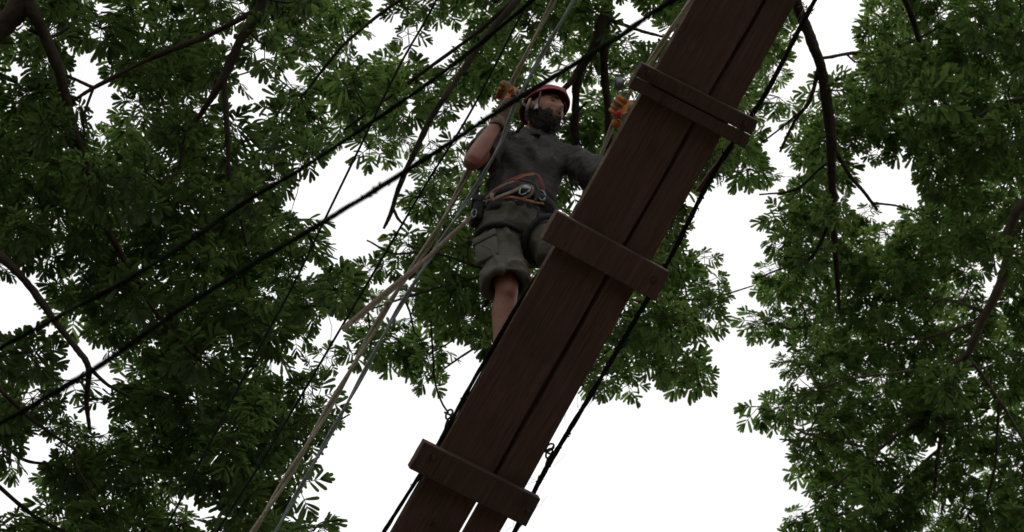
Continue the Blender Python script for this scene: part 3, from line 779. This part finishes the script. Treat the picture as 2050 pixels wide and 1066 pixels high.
# shackles on the support cables
def shackle(px, py, label, nring, off, q2):
    c = W(px, py, off); t = thing('rope_shackle', c, label, 'shackle', 'wire rope shackles on the support cables')
    for k in range(nring):
        q = c + BD * (.028 * k) - BC * (.012 * (k % 2))
        carabiner(q, (BC * (1 if k % 2 else .7) + BN * .3).normalized(), (BD * (.8 if k % 2 else 1) + BN * (.3 - .5 * k)).normalized(), .018, .024, .0048, M['rust'], 'ring', t)
    b = bmesh.new(); e = W(*q2, off); tube(b, [list(c.lerp(e, .35)) + [.006], list(c.lerp(e, .7)) + [.010], list(c.lerp(e, 1.0)) + [.010], list(e - BD * .03) + [.008]], 8); build('clamp', b, M['rust'], t)
    b = bmesh.new(); tube(b, [list(c - BC * .026 + BN * .0) + [.005], list(c + BC * .03) + [.005]], 8); build('pin', b, M['rust'], t)
    return c
shackle(899, 830, 'single rusty shackle on the support cable below the climber\'s leg', 1, .05, (893, 860))
shackle(1099, 908, 'rusty pair of shackle rings on the outer support cable', 2, .02, (1094, 938))
cable('thin_rope', [(862, 640, 10.9, 1.8), (866, 700, 10.85, 2.0), (871, 765, 10.8, 2), (884, 805, 10.7, 2), (897, 826, 10.62, 2.2)], M['cable'], 'short thin line hanging down to the single rusty shackle', 'rope')
# pulley clipped above the hidden hand
pl = P(1240, 168, DEL - .02); t = thing('pulley', pl, 'small grey metal pulley by the left end of the top cross board', 'pulley')
for k in (-1, 1):
    b = bmesh.new()
    loft(b, [(pl + FW * .008 * k + FW * z, RT * .024 + UP_ * .010, UP_ * .034 - RT * .004) for z in (-.002, .002)], 20); build('cheek_plate', b, M['steel'], t)
b = bmesh.new(); loft(b, [(pl + FW * z, RT * r, UP_ * r) for z, r in ((-.006, .02), (0, .016), (.006, .02))], 20); build('wheel', b, M['rust'], t)
carabiner(pl + UP_ * -.045 + RT * .004, RT, UP_, .014, .026, .004, M['steel'], 'carabiner', t)
cable('hook_wire', [(1252, 166, DEL - .02, 1.6), (1266, 173, DEL - .05, 1.6), (1280, 184, DEL - .08, 1.6)], M['steel'], 'short bright wire from the pulley to the top cross board', 'wire')

# ------------------------------------------------------------------ trees
SKY = [  # open sky between the crowns, in photo pixels (polygon, margin)
    ([(700, 760), (760, 735), (800, 800), (845, 815), (880, 790), (905, 740), (960, 715), (1100, 760), (1190, 815), (1215, 828), (1290, 820), (1330, 775), (1400, 800), (1435, 770), (1430, 730), (1400, 690), (1462, 640), (1485, 590), (1455, 560), (1425, 480), (1390, 465), (1400, 420), (1440, 395), (1500, 405), (1520, 430), (1490, 480), (1480, 540), (1510, 600), (1475, 640), (1480, 715), (1550, 715), (1560, 760), (1485, 800), (1500, 865), (1545, 880), (1545, 920), (1590, 975), (1530, 1010), (1510, 1300), (760, 1300), (710, 1050), (640, 990), (650, 940), (700, 890), (735, 850)], 34),
    ([(1615, -60), (1705, -60), (1720, 50), (1690, 90), (1695, 140), (1672, 150), (1640, 100)], 30),
    ([(1500, 250), (1545, 250), (1580, 330), (1560, 350), (1530, 300)], 8),
    ([(1570, 70), (1605, 60), (1640, 160), (1620, 200), (1590, 130)], 4),
    ([(1712, 330), (1800, 325), (1840, 385), (1760, 418), (1722, 370)], 34),
    ([(580, 360), (640, 330), (700, 308), (750, 330), (800, 345), (800, 400), (775, 465), (740, 430), (700, 440), (660, 500), (640, 450), (600, 415)], 27),
    ([(655, 500), (700, 470), (740, 500), (700, 540), (670, 530)], 14),
    ([(130, 75), (165, 110), (200, 140), (245, 170), (240, 220), (190, 245), (155, 180)], 22),
    ([(425, 185), (480, 190), (505, 235), (470, 255), (440, 230)], 22),
    ([(268, 50), (305, 50), (315, 85), (275, 90)], 20),
    ([(-40, 590), (70, 590), (95, 640), (50, 660), (-40, 650)], 36),
    ([(115, 690), (150, 650), (185, 700), (235, 720), (200, 760), (160, 735), (130, 720)], 30),
    ([(-40, 955), (60, 950), (90, 990), (20, 1010), (-40, 1010)], 34),
    ([(368, 990), (400, 995), (412, 1040), (375, 1025)], 30),
    ([(870, 245), (930, 225), (985, 195), (985, 240), (930, 280)], 22),
    ([(1115, 190), (1145, 195), (1140, 270), (1125, 280)], 14),
    ([(1225, 30), (1330, 20), (1340, 60), (1290, 110), (1240, 70)], 18),
    ([(870, 60), (925, 55), (920, 100), (885, 100)], 18),
    ([(735, 75), (785, 80), (780, 105), (745, 105)], 16),
    ([(0, 120), (40, 130), (40, 160), (0, 160)], 26),
    ([(0, 225), (25, 225), (25, 250), (0, 250)], 24),
    ([(1960, 795), (2010, 795), (2010, 835), (1970, 840)], 18),
    ([(2000, 550), (2020, 600), (2010, 640), (1995, 600)], 8),
    ([(1930, 550), (1960, 540), (1970, 580), (1940, 590)], 8),
    ([(1825, 890), (1870, 880), (1870, 930), (1835, 930)], 12),
    ([(1990, 445), (2050, 440), (2050, 475), (2000, 490)], 8),
    ([(480, 640), (500, 640), (500, 680), (480, 680)], 16),
    ([(690, 370), (760, 370), (770, 420), (700, 420)], 40),
]
def seg_dist(x, y, poly):
    q = np.array(poly, float); r = np.roll(q, -1, 0); d = r - q
    t = np.clip(((x[:, None] - q[:, 0]) * d[:, 0] + (y[:, None] - q[:, 1]) * d[:, 1]) / (d ** 2).sum(1), 0, 1)
    dist = np.sqrt((x[:, None] - q[:, 0] - t * d[:, 0]) ** 2 + (y[:, None] - q[:, 1] - t * d[:, 1]) ** 2).min(1)
    c = ((q[:, 1] > y[:, None]) != (r[:, 1] > y[:, None])) & (x[:, None] < d[:, 0] * (y[:, None] - q[:, 1]) / np.where(d[:, 1] == 0, 1e-9, d[:, 1]) + q[:, 0])
    inside = c.sum(1) % 2 == 1
    return np.where(inside, -dist, dist)
def clearance(x, y):
    s = np.full(len(x), 1e9)
    for poly, mg in SKY: s = np.minimum(s, seg_dist(x, y, poly) - mg * .9)
    return s

def leaflet_template():
    t = np.array([0, .2, .55, .88, 1.0]); wd = np.array([.16, .66, .98, 1.0, .48])
    V = []
    for a, b in zip(t, wd): V += [(a, -b * .5, 0), (a, b * .5, 0)]
    F = []
    for i in range(4): F.append((2 * i, 2 * i + 2, 2 * i + 3, 2 * i + 1))
    return np.array(V), np.array(F)
LV, LF = leaflet_template()

def norm(a): return a / np.maximum(np.linalg.norm(a, axis=-1, keepdims=True), 1e-9)

def rosettes(centres, sizes, nrm):
    """twig-end rosettes of compound leaves; returns verts, quads, petiole tubes"""
    LO, LX, LY, LZ, LL, LW = [], [], [], [], [], []; pet = []
    for c, s, n in zip(centres, sizes, nrm):
        n = n / np.linalg.norm(n); a = np.cross(n, [.3, .5, .8]); a /= np.linalg.norm(a); b = np.cross(n, a)
        k = rng.integers(6, 10); ph = rng.uniform(0, 6.28)
        full = rng.random() < .8; arc = 6.283 if full else rng.uniform(3.0, 4.6)
        for i in range(k):
            th = ph + arc * i / k + rng.normal(0, .15); out_ = a * math.cos(th) + b * math.sin(th)
            dr = rng.uniform(-.2, .5); e = norm(out_ - n * dr * 1.0); sd_ = np.cross(n, e); sd_ /= np.linalg.norm(sd_); nn = np.cross(e, sd_)
            pl_ = s * rng.uniform(.06, .12); rl = s * rng.uniform(.045, .08); base = c + e * pl_
            tip = base + e * rl - n * rl * .25
            pet.append((c, base, tip, s))
            npair = rng.integers(3, 5)
            for j in range(npair):
                u = j / (npair - 1); o = base + (tip - base) * u; an = math.radians(62 - 38 * u)
                ln_ = s * (.080 + .032 * math.sin(math.pi * (.25 + .6 * u))) * rng.uniform(.88, 1.1)
                for q in (-1, 1):
                    an2 = an + rng.normal(0, .09); dx = e * math.cos(an2) + sd_ * (q * math.sin(an2)) + nn * rng.normal(-.10, .16)
                    dx /= np.linalg.norm(dx); dz = nn + sd_ * (q * rng.uniform(-.1, .35)) + e * rng.normal(0, .15); dy = np.cross(dz, dx); dy /= np.linalg.norm(dy)
                    LO.append(o); LX.append(dx); LY.append(dy); LZ.append(np.cross(dx, dy)); LL.append(ln_); LW.append(ln_ * rng.uniform(.21, .26))
            for an2 in (-.2, .22):
                dx = e * math.cos(an2) + sd_ * math.sin(an2) + nn * rng.normal(-.1, .12); dx /= np.linalg.norm(dx); dy = np.cross(nn, dx); dy /= np.linalg.norm(dy)
                l_ = s * rng.uniform(.09, .108); LO.append(tip); LX.append(dx); LY.append(dy); LZ.append(np.cross(dx, dy)); LL.append(l_); LW.append(l_ * .255)
    LO, LX, LY, LZ = map(np.array, (LO, LX, LY, LZ)); LL, LW = np.array(LL), np.array(LW); n = len(LO)
    bend = rng.normal(-.20, .12, n)
    V = LO[:, None] + LX[:, None] * (LV[None, :, 0:1] * LL[:, None, None]) + LY[:, None] * (LV[None, :, 1:2] * LW[:, None, None]) + LZ[:, None] * ((LV[None, :, 0:1] ** 2) * (LL * bend)[:, None, None])
    F = LF[None] + (np.arange(n) * len(LV))[:, None, None]
    return V.reshape(-1, 3), F.reshape(-1, 4), pet

def strips(segs):
    """thin three-sided tubes for petioles and twigs: list of (pts Nx3, radii N)"""
    V, F = [], []; base = 0
    for pts, rad in segs:
        pts = np.asarray(pts); n = len(pts); t = np.gradient(pts, axis=0); t = norm(t)
        x = norm(np.cross(t, np.array([.31, .77, .2]))); y = np.cross(t, x)
        for k in range(3):
            a = 2 * math.pi * k / 3; V.append(pts + (x * math.cos(a) + y * math.sin(a)) * np.asarray(rad)[:, None])
        for k in range(3):
            k2 = (k + 1) % 3
            for i in range(n - 1): F.append((base + k * n + i, base + k2 * n + i, base + k2 * n + i + 1, base + k * n + i + 1))
        base += 3 * n
    return np.vstack(V), np.array(F)

TREES = {}
def limbs_for(tree, specs, world=()):
    TREES[tree] = [rope_path(s, 10) for s in specs]

T1 = [
    [(-330, 330, 13.0, 34), (-150, 190, 13.0, 30), (-20, 75, 13.0, 27), (40, 15, 13.0, 25), (130, -120, 13.0, 22), (260, -260, 13.1, 18)],
    [(30, -20, 13.0, 18), (68, 25, 13.0, 16), (115, 130, 13.1, 12.5), (150, 270, 13.2, 11), (175, 360, 13.3, 10), (215, 460, 13.4, 9), (280, 570, 13.5, 7), (320, 640, 13.6, 5.5), (400, 720, 13.8, 4.5), (475, 765, 14, 3)],
    [(260, -260, 13.1, 18), (470, -140, 13.2, 16), (525, -5, 13.2, 12.5), (480, 82, 13.2, 12), (445, 160, 13.2, 10.5), (405, 225, 13.3, 7), (372, 270, 13.3, 5), (358, 340, 13.3, 3)],
    [(448, 150, 13.2, 7), (455, 280, 13.2, 6), (460, 370, 13.2, 5), (480, 430, 13.3, 4.5), (493, 492, 13.4, 3.5)],
    [(505, 25, 13.3, 7), (400, 78, 13.3, 7), (290, 122, 13.3, 6), (188, 177, 13.3, 5.5), (148, 202, 13.3, 4), (60, 262, 13.4, 4)],
    [(188, 177, 13.3, 5), (135, 152, 13.3, 3.5)], [(186, 180, 13.3, 3.5), (168, 235, 13.3, 3), (170, 275, 13.3, 2.5)],
    [(-330, 330, 13.0, 20), (-120, 420, 13, 13), (0, 512, 13, 10), (60, 572, 13, 9.5), (110, 640, 13, 8.5), (155, 700, 13, 7.5), (176, 738, 13, 7), (173, 800, 13.1, 6), (180, 860, 13.2, 4)],
    [(172, 732, 13, 5), (215, 772, 13.1, 4), (262, 795, 13.2, 3)],
    [(-120, 640, 13, 9), (0, 782, 13, 6), (62, 838, 13.1, 5), (150, 900, 13.3, 3)],
    [(-330, 330, 13.0, 20), (-120, 600, 13, 11), (-120, 640, 13, 9)],
    [(60, 60, 13.0, 5), (100, 75, 13.1, 4.5), (140, 55, 13.1, 4)],
    [(-120, 640, 13, 9), (-90, 860, 13.4, 7), (40, 1010, 13.8, 5), (170, 1080, 14, 4), (330, 1110, 14.2, 3)],
    [(-120, 640, 13, 6), (20, 900, 14.5, 4), (140, 930, 14.8, 3)], [(475, 765, 14, 3.5), (560, 850, 14.4, 3), (640, 860, 14.6, 2.5), (700, 830, 14.7, 2)], [(475, 765, 14, 3.5), (540, 960, 14.8, 3), (600, 1050, 15, 2.5), (650, 1080, 15, 2)],
    [(430, 870, 14.5, 3), (480, 930, 14.4, 3), (505, 1000, 14.4, 2.5)],
    [(320, 700, 13.8, 3), (360, 770, 14, 3), (395, 800, 14.1, 2.5)],
]
T2 = [
    [(1330, -420, 15.0, 26), (1240, -180, 15.3, 17), (1216, 0, 15.5, 13), (1211, 130, 15.6, 10), (1218, 240, 15.7, 9), (1228, 420, 16, 7), (1240, 560, 16.2, 5)],
    [(1213, 15, 15.5, 12), (1190, 95, 15.5, 13), (1160, 145, 15.6, 11), (1152, 230, 15.7, 9), (1160, 310, 15.8, 9), (1172, 380, 15.9, 8), (1150, 520, 16.2, 5), (1060, 640, 16.5, 3.5)],
    [(1165, 140, 15.6, 8), (1130, 178, 15.6, 7), (1085, 210, 15.7, 5), (1000, 300, 15.8, 4)],
    [(1240, -180, 15.3, 12), (1110, -80, 14.9, 9), (1020, 20, 14.6, 8), (970, 78, 14.5, 8), (880, 210, 14.4, 7), (822, 318, 14.4, 6.5), (795, 385, 14.4, 6), (783, 425, 14.4, 5.5), (768, 458, 14.4, 3)],
    [(1214, 38, 15.5, 5), (1255, 52, 15.5, 4.5), (1295, 65, 15.6, 4), (1330, 75, 15.6, 3)],
    [(1152, 290, 15.8, 4), (1145, 240, 15.7, 4), (1175, 205, 15.6, 3)],
    [(735, 482, 15.0, 2), (790, 508, 15.2, 2.5), (870, 507, 15.5, 3), (990, 540, 16.2, 4), (1150, 520, 16.2, 5)],
    [(700, 612, 15.2, 1.8), (740, 618, 15.2, 2.2), (800, 600, 15.4, 2.4), (900, 570, 15.9, 3), (1000, 545, 16.2, 3)],
    [(1228, 500, 16.2, 5), (1300, 590, 16.6, 4), (1400, 600, 16.8, 3), (1450, 590, 16.8, 2.2), (1510, 572, 16.8, 1.6)],
    [(1228, 480, 16.1, 4), (1280, 660, 16.6, 3.5), (1300, 760, 16.8, 2.5)], [(1060, 640, 16.5, 3.5), (960, 690, 16.6, 3), (860, 760, 16.7, 2)],
    [(788, 420, 14.4, 4), (798, 440, 14.4, 3.5), (812, 452, 14.4, 2)],
    [(1110, -80, 14.9, 7), (960, 60, 15, 5), (800, 180, 15.2, 4), (690, 260, 15.3, 3)],
    [(1110, -80, 14.9, 6), (880, -40, 15.0, 5), (700, 80, 15, 4), (570, 240, 15.2, 3)],
]
T3 = [
    [(1540, -420, 16.0, 30), (1555, -180, 16.3, 20), (1597, 0, 16.5, 14), (1628, 85, 16.6, 13.5), (1650, 172, 16.7, 13), (1664, 290, 16.8, 12), (1668, 430, 17, 9.5), (1674, 530, 17.2, 7), (1680, 620, 17.5, 4)],
    [(1640, 130, 16.7, 6), (1622, 200, 16.7, 5), (1592, 240, 16.8, 4), (1562, 305, 16.9, 3)],
    [(1612, 215, 16.8, 3), (1560, 260, 16.9, 2.5), (1520, 290, 17, 2)],
    [(1664, 285, 16.8, 6), (1700, 350, 17, 5), (1730, 385, 17, 4.5), (1756, 420, 17.1, 3.5)],
    [(1668, 320, 16.9, 4), (1640, 340, 17, 3.5), (1590, 380, 17.1, 3), (1520, 390, 17.1, 2)],
    [(1642, 118, 16.7, 4), (1700, 108, 17.2, 4), (1760, 105, 17.6, 4), (1830, 82, 18, 3)],
    [(1668, 430, 17, 5), (1620, 520, 17.4, 4), (1560, 540, 17.6, 2.5), (1510, 560, 17.6, 1.8)],
    [(1540, -300, 16.2, 14), (1700, -160, 17, 10), (1800, -20, 17.6, 8), (1850, 120, 18, 6), (1880, 280, 18.4, 4)],
]
T4 = [
    [(2420, 120, 17.0, 40), (2200, 240, 17.2, 24), (2060, 395, 17.4, 15), (2030, 445, 17.5, 14), (2012, 540, 17.6, 12.5), (1972, 630, 17.7, 11), (1938, 708, 17.8, 9.5), (1905, 780, 18, 7), (1880, 900, 18.3, 5), (1870, 1000, 18.5, 3.5)],
    [(1938, 708, 17.8, 5), (1900, 730, 17.8, 4), (1800, 746, 17.7, 3.2), (1690, 762, 17.7, 2.4), (1620, 790, 17.8, 2)],
    [(1975, 625, 17.7, 5), (1890, 600, 17.9, 3.5), (1860, 620, 18, 2.5)],
    [(1905, 780, 18, 5), (1760, 900, 18.2, 3.5), (1640, 1000, 18.3, 2.5)], [(1760, 900, 18.2, 3), (1620, 870, 18.2, 2.4), (1545, 830, 18.2, 1.6)],
    [(1938, 715, 17.8, 5), (2000, 800, 18, 4), (2060, 900, 18.2, 3)], [(2000, 800, 18, 4), (1990, 940, 18.6, 3.5), (1960, 1060, 18.9, 3)], [(1880, 900, 18.3, 4), (1750, 1010, 18.8, 3), (1620, 1040, 19, 2)], [(1972, 640, 17.7, 4), (1820, 680, 18.6, 3), (1700, 640, 19, 2.5), (1580, 660, 19, 2)], [(2200, 240, 17.2, 10), (2100, 200, 17.6, 7), (1980, 220, 18, 5), (1900, 330, 18.3, 3)],
    [(1560, 880, 18.1, 2), (1605, 880, 18.1, 2.5), (1640, 830, 18, 2.5)],
]
# (name, limbs, trunk way-points below the first limb's start, label, leaf material, bark, depth range, number scale)
def trunk_points(start, base, h0):
    s = Vector(start); return s

def make_tree(label, limbs, trunk_xy, bend, m_leaf, m_bark, region, depth, size, cell, extra_mul, seed, out_margin=330):
    global rng
    rng = np.random.default_rng(seed)
    paths = [rope_path(l, 10) for l in limbs]
    for p in paths: p[:, 3] *= .84
    first = Vector(paths[0][0][:3]); r0 = paths[0][0][3]
    base = Vector((trunk_xy[0], trunk_xy[1], 0))
    t = thing('tree', base, label, 'tree')
    wp = [list(first) + [r0 * 1.0]] + [list(Vector(b_[:3])) + [b_[3]] for b_ in bend] + [[base.x, base.y, 1.2, .33], [base.x, base.y, .25, .42], [base.x, base.y, -.2, .6]]
    b = bmesh.new(); tube(b, catmull(wp, 12), 16, wob=.25); build('trunk', b, m_bark, t)
    pts_all = []; 
    for i, p in enumerate(paths):
        q = p.copy(); s = np.arange(len(q))
        for k in range(1, len(q) - 1):
            q[k, :3] += np.array(noise.noise_vector(Vector(q[k, :3]) * 3.0)) * q[k, 3] * .55
            q[k, 3] *= 1 + .22 * noise.noise(Vector(q[k, :3]) * 6)
        b = bmesh.new(); tube(b, q, 10, wob=.22); build('branch', b, m_bark, t)
        pts_all.append(q)
    BP = np.vstack(pts_all)
    # rosette positions: jittered grid over the crown's part of the view, thinned where the sky shows
    X, Y = [], []
    x0, x1, y0, y1 = -out_margin, 2050 + out_margin, -out_margin, 1066 + out_margin
    for mult, off in ((1.0, 0), (1.25, .5), (1.7, .25)):
        c = cell * mult; gx, gy = np.meshgrid(np.arange(x0, x1, c), np.arange(y0, y1, c)); gx = gx.ravel() + rng.uniform(-.5, .5, gx.size) * c * 1.1; gy = gy.ravel() + rng.uniform(-.5, .5, gy.size) * c * 1.1
        X.append(gx); Y.append(gy)
    X = np.concatenate(X); Y = np.concatenate(Y)
    keep = region(X, Y) & ~((X > 640) & (X < 1560) & (Y > 1000))
    cl = clearance(X, Y); keep &= cl > rng.uniform(-6, 10, len(X))
    dens = np.array([noise.noise(Vector((x / 170, y / 150, 3.3))) + .6 * noise.noise(Vector((x / 70, y / 70, 8.8))) for x, y in zip(X, Y)])
    dn = np.clip(.74 + dens * .95 + extra_mul(X, Y), 0, 1.0)
    inframe = (X > -60) & (X < 2110) & (Y > -60) & (Y < 1126)
    keep &= rng.random(len(X)) < np.where(inframe, dn, .5)
    X, Y = X[keep], Y[keep]
    # depth in sheets: foliage tiers
    dl = depth[0] + (depth[1] - depth[0]) * np.array([.5 + .5 * noise.noise(Vector((x / 130, y / 110, 40 + seed))) for x, y in zip(X, Y)]) + rng.normal(0, .7, len(X))
    dl = np.clip(dl, depth[0] - .3, depth[1] + 2)
    C = np.array([list(P(x, y, d)) for x, y, d in zip(X, Y, dl)])
    N_ = np.array([[rng.normal(0, .38), rng.normal(.30, .36), 1.0] for _ in X])
    S = size * np.clip(rng.normal(1, .18, len(X)), .6, 1.45)
    nodes = BP[:, :3].copy(); left = list(range(len(C))); segs = []
    dist = np.full(len(C), 1e9); par = np.zeros((len(C), 3)); hop = np.zeros(len(C), int)
    for st_ in range(0, len(nodes), 200):
        dd = np.linalg.norm(C[:, None] - nodes[None, st_:st_ + 200], axis=2); j = dd.argmin(1); dm = dd[np.arange(len(C)), j]
        up_ = dm < dist; dist[up_] = dm[up_]; par[up_] = nodes[st_ + j[up_]]
    todo = np.ones(len(C), bool); ok_ = np.zeros(len(C), bool); pidx = np.full(len(C), -1)
    for _ in range(len(C)):
        i = int(np.argmin(np.where(todo, dist, 1e9))); todo[i] = False; L = dist[i]
        ok_[i] = L < 1.75 and (pidx[i] < 0 or ok_[pidx[i]])
        if ok_[i]:
            p0, c = par[i], C[i]; mid = (p0 + c) / 2 + rng.normal(0, .07, 3) * L + np.array([0, 0, -.05 * L])
            r_ = max(.003, .010 - .002 * hop[i]); q = p0 * .55 + mid * .45 + rng.normal(0, .03, 3) * L; q2 = c * .5 + mid * .5 + rng.normal(0, .03, 3) * L
            segs.append((np.array([p0, q, mid, q2, c]), np.array([1, .9, .8, .7, .55]) * r_))
        dd = np.linalg.norm(C - C[i], axis=1) * 1.02; u_ = todo & (dd < dist); dist[u_] = dd[u_]; par[u_] = C[i]; pidx[u_] = i; hop[u_] = hop[i] + 1
    Vt, Ft = strips(segs)
    C, S, N_ = C[ok_], S[ok_], N_[ok_]
    V, F, pet = rosettes(C, S, N_)
    # petioles and twigs
    segs = []
    for c, b0, tip, s in pet: segs.append(((c, b0, tip), (.0042 * s, .0035 * s, .002 * s)))
    Vp, Fp = strips(segs)
    np_mesh('crown', np.vstack([V, Vp, Vt]), np.concatenate([F.ravel(), (Fp + len(V)).ravel(), (Ft + len(V) + len(Vp)).ravel()]), np.full(len(F) + len(Fp) + len(Ft), 4), [m_leaf, m_bark], t,
            mat_idx=np.concatenate([np.zeros(len(F) + len(Fp), int), np.ones(len(Ft), int)]))
    print('TREE', label[:30], len(C), 'rosettes', len(F), 'faces')
    return t

def blob(x, y, cx, cy, rx, ry): return np.exp(-((x - cx) / rx) ** 2 - ((y - cy) / ry) ** 2)
nzv = lambda x, y, s: np.array([noise.noise(Vector((a / 140, b / 140, s))) for a, b in zip(x, y)])
b12 = lambda y: np.interp(y, [-400, 0, 250, 500, 800, 1400], [620, 600, 600, 690, 740, 760])
ex1 = lambda x, y: .16 * (y < 380) + .3 * blob(x, y, 380, 600, 220, 260) + .3 * blob(x, y, 330, 900, 250, 180) + .2 * blob(x, y, 200, 480, 200, 160) - .25 * blob(x, y, 80, 800, 120, 150) - .2 * blob(x, y, 560, 950, 130, 140)
ex2 = lambda x, y: .12 * (y < 300) + .2 * blob(x, y, 900, 620, 200, 130) - .25 * blob(x, y, 830, 230, 200, 180) + .2 * blob(x, y, 1350, 660, 120, 130) - .2 * blob(x, y, 1260, 130, 120, 150)
ex3 = lambda x, y: .05 + .25 * blob(x, y, 1850, 300, 200, 250) - .45 * blob(x, y, 1570, 250, 80, 120)
ex4 = lambda x, y: .22 + .3 * blob(x, y, 1750, 680, 250, 180) - .1 * blob(x, y, 1970, 800, 150, 150)
b34 = lambda x: np.interp(x, [1450, 1700, 2050, 2400], [620, 540, 440, 300])
make_tree('tall dark tree at the left, with a thick limb in the top left corner', T1, (-8.3, 7.8), [(-6.4, 9.0, 9.2, .20), (-7.6, 8.2, 7.5, .24), (-8.2, 7.9, 4.5, .28)], M['leaf'], M['bark'],
          lambda x, y: (x < b12(y) + 60 * nzv(x, y, 5)), (13.0, 16.3), .72, 41, ex1, 11)
make_tree('tree behind the climber with a broken branch hanging beside the mossy cable', T2, (-2.5, -4.5), [(1.2, 9.0, 12.8, .11), (.6, 6, 13.0, .14), (-1.5, 0, 11.5, .2), (-2.3, -3.6, 8, .26), (-2.5, -4.4, 4.5, .29)], M['leaf_far'], M['bark'],
          lambda x, y: (x >= b12(y) - 20 + 60 * nzv(x, y, 5)) & (x < 1500) , (15.0, 18.5), .73, 40.5, ex2, 23)
make_tree('tree with one bare dark limb descending just to the right of the bridge', T3, (5.5, -3.5), [(2.6, 9.6, 13.8, .12), (3.4, 6, 13.6, .16), (4.9, 0, 11, .22), (5.4, -2.8, 7.5, .27), (5.5, -3.4, 4.5, .3)], M['leaf_far'], M['bark'],
          lambda x, y: (x >= 1485) & (y < b34(x) + 60 * nzv(x, y, 7)), (16.8, 20.5), .73, 35, ex3, 37)
make_tree('tree at the far right with a pale peeling limb in its crown', T4, (9.5, 11.5), [(6.9, 12.9, 11.0, .22), (8.4, 12.1, 8.8, .26), (9.3, 11.6, 5, .3)], M['leaf_far'], M['bark_pale'],
          lambda x, y: (x >= 1485) & (y >= b34(x) - 20 + 60 * nzv(x, y, 7)), (17.3, 21), .73, 35.5, ex4, 41)
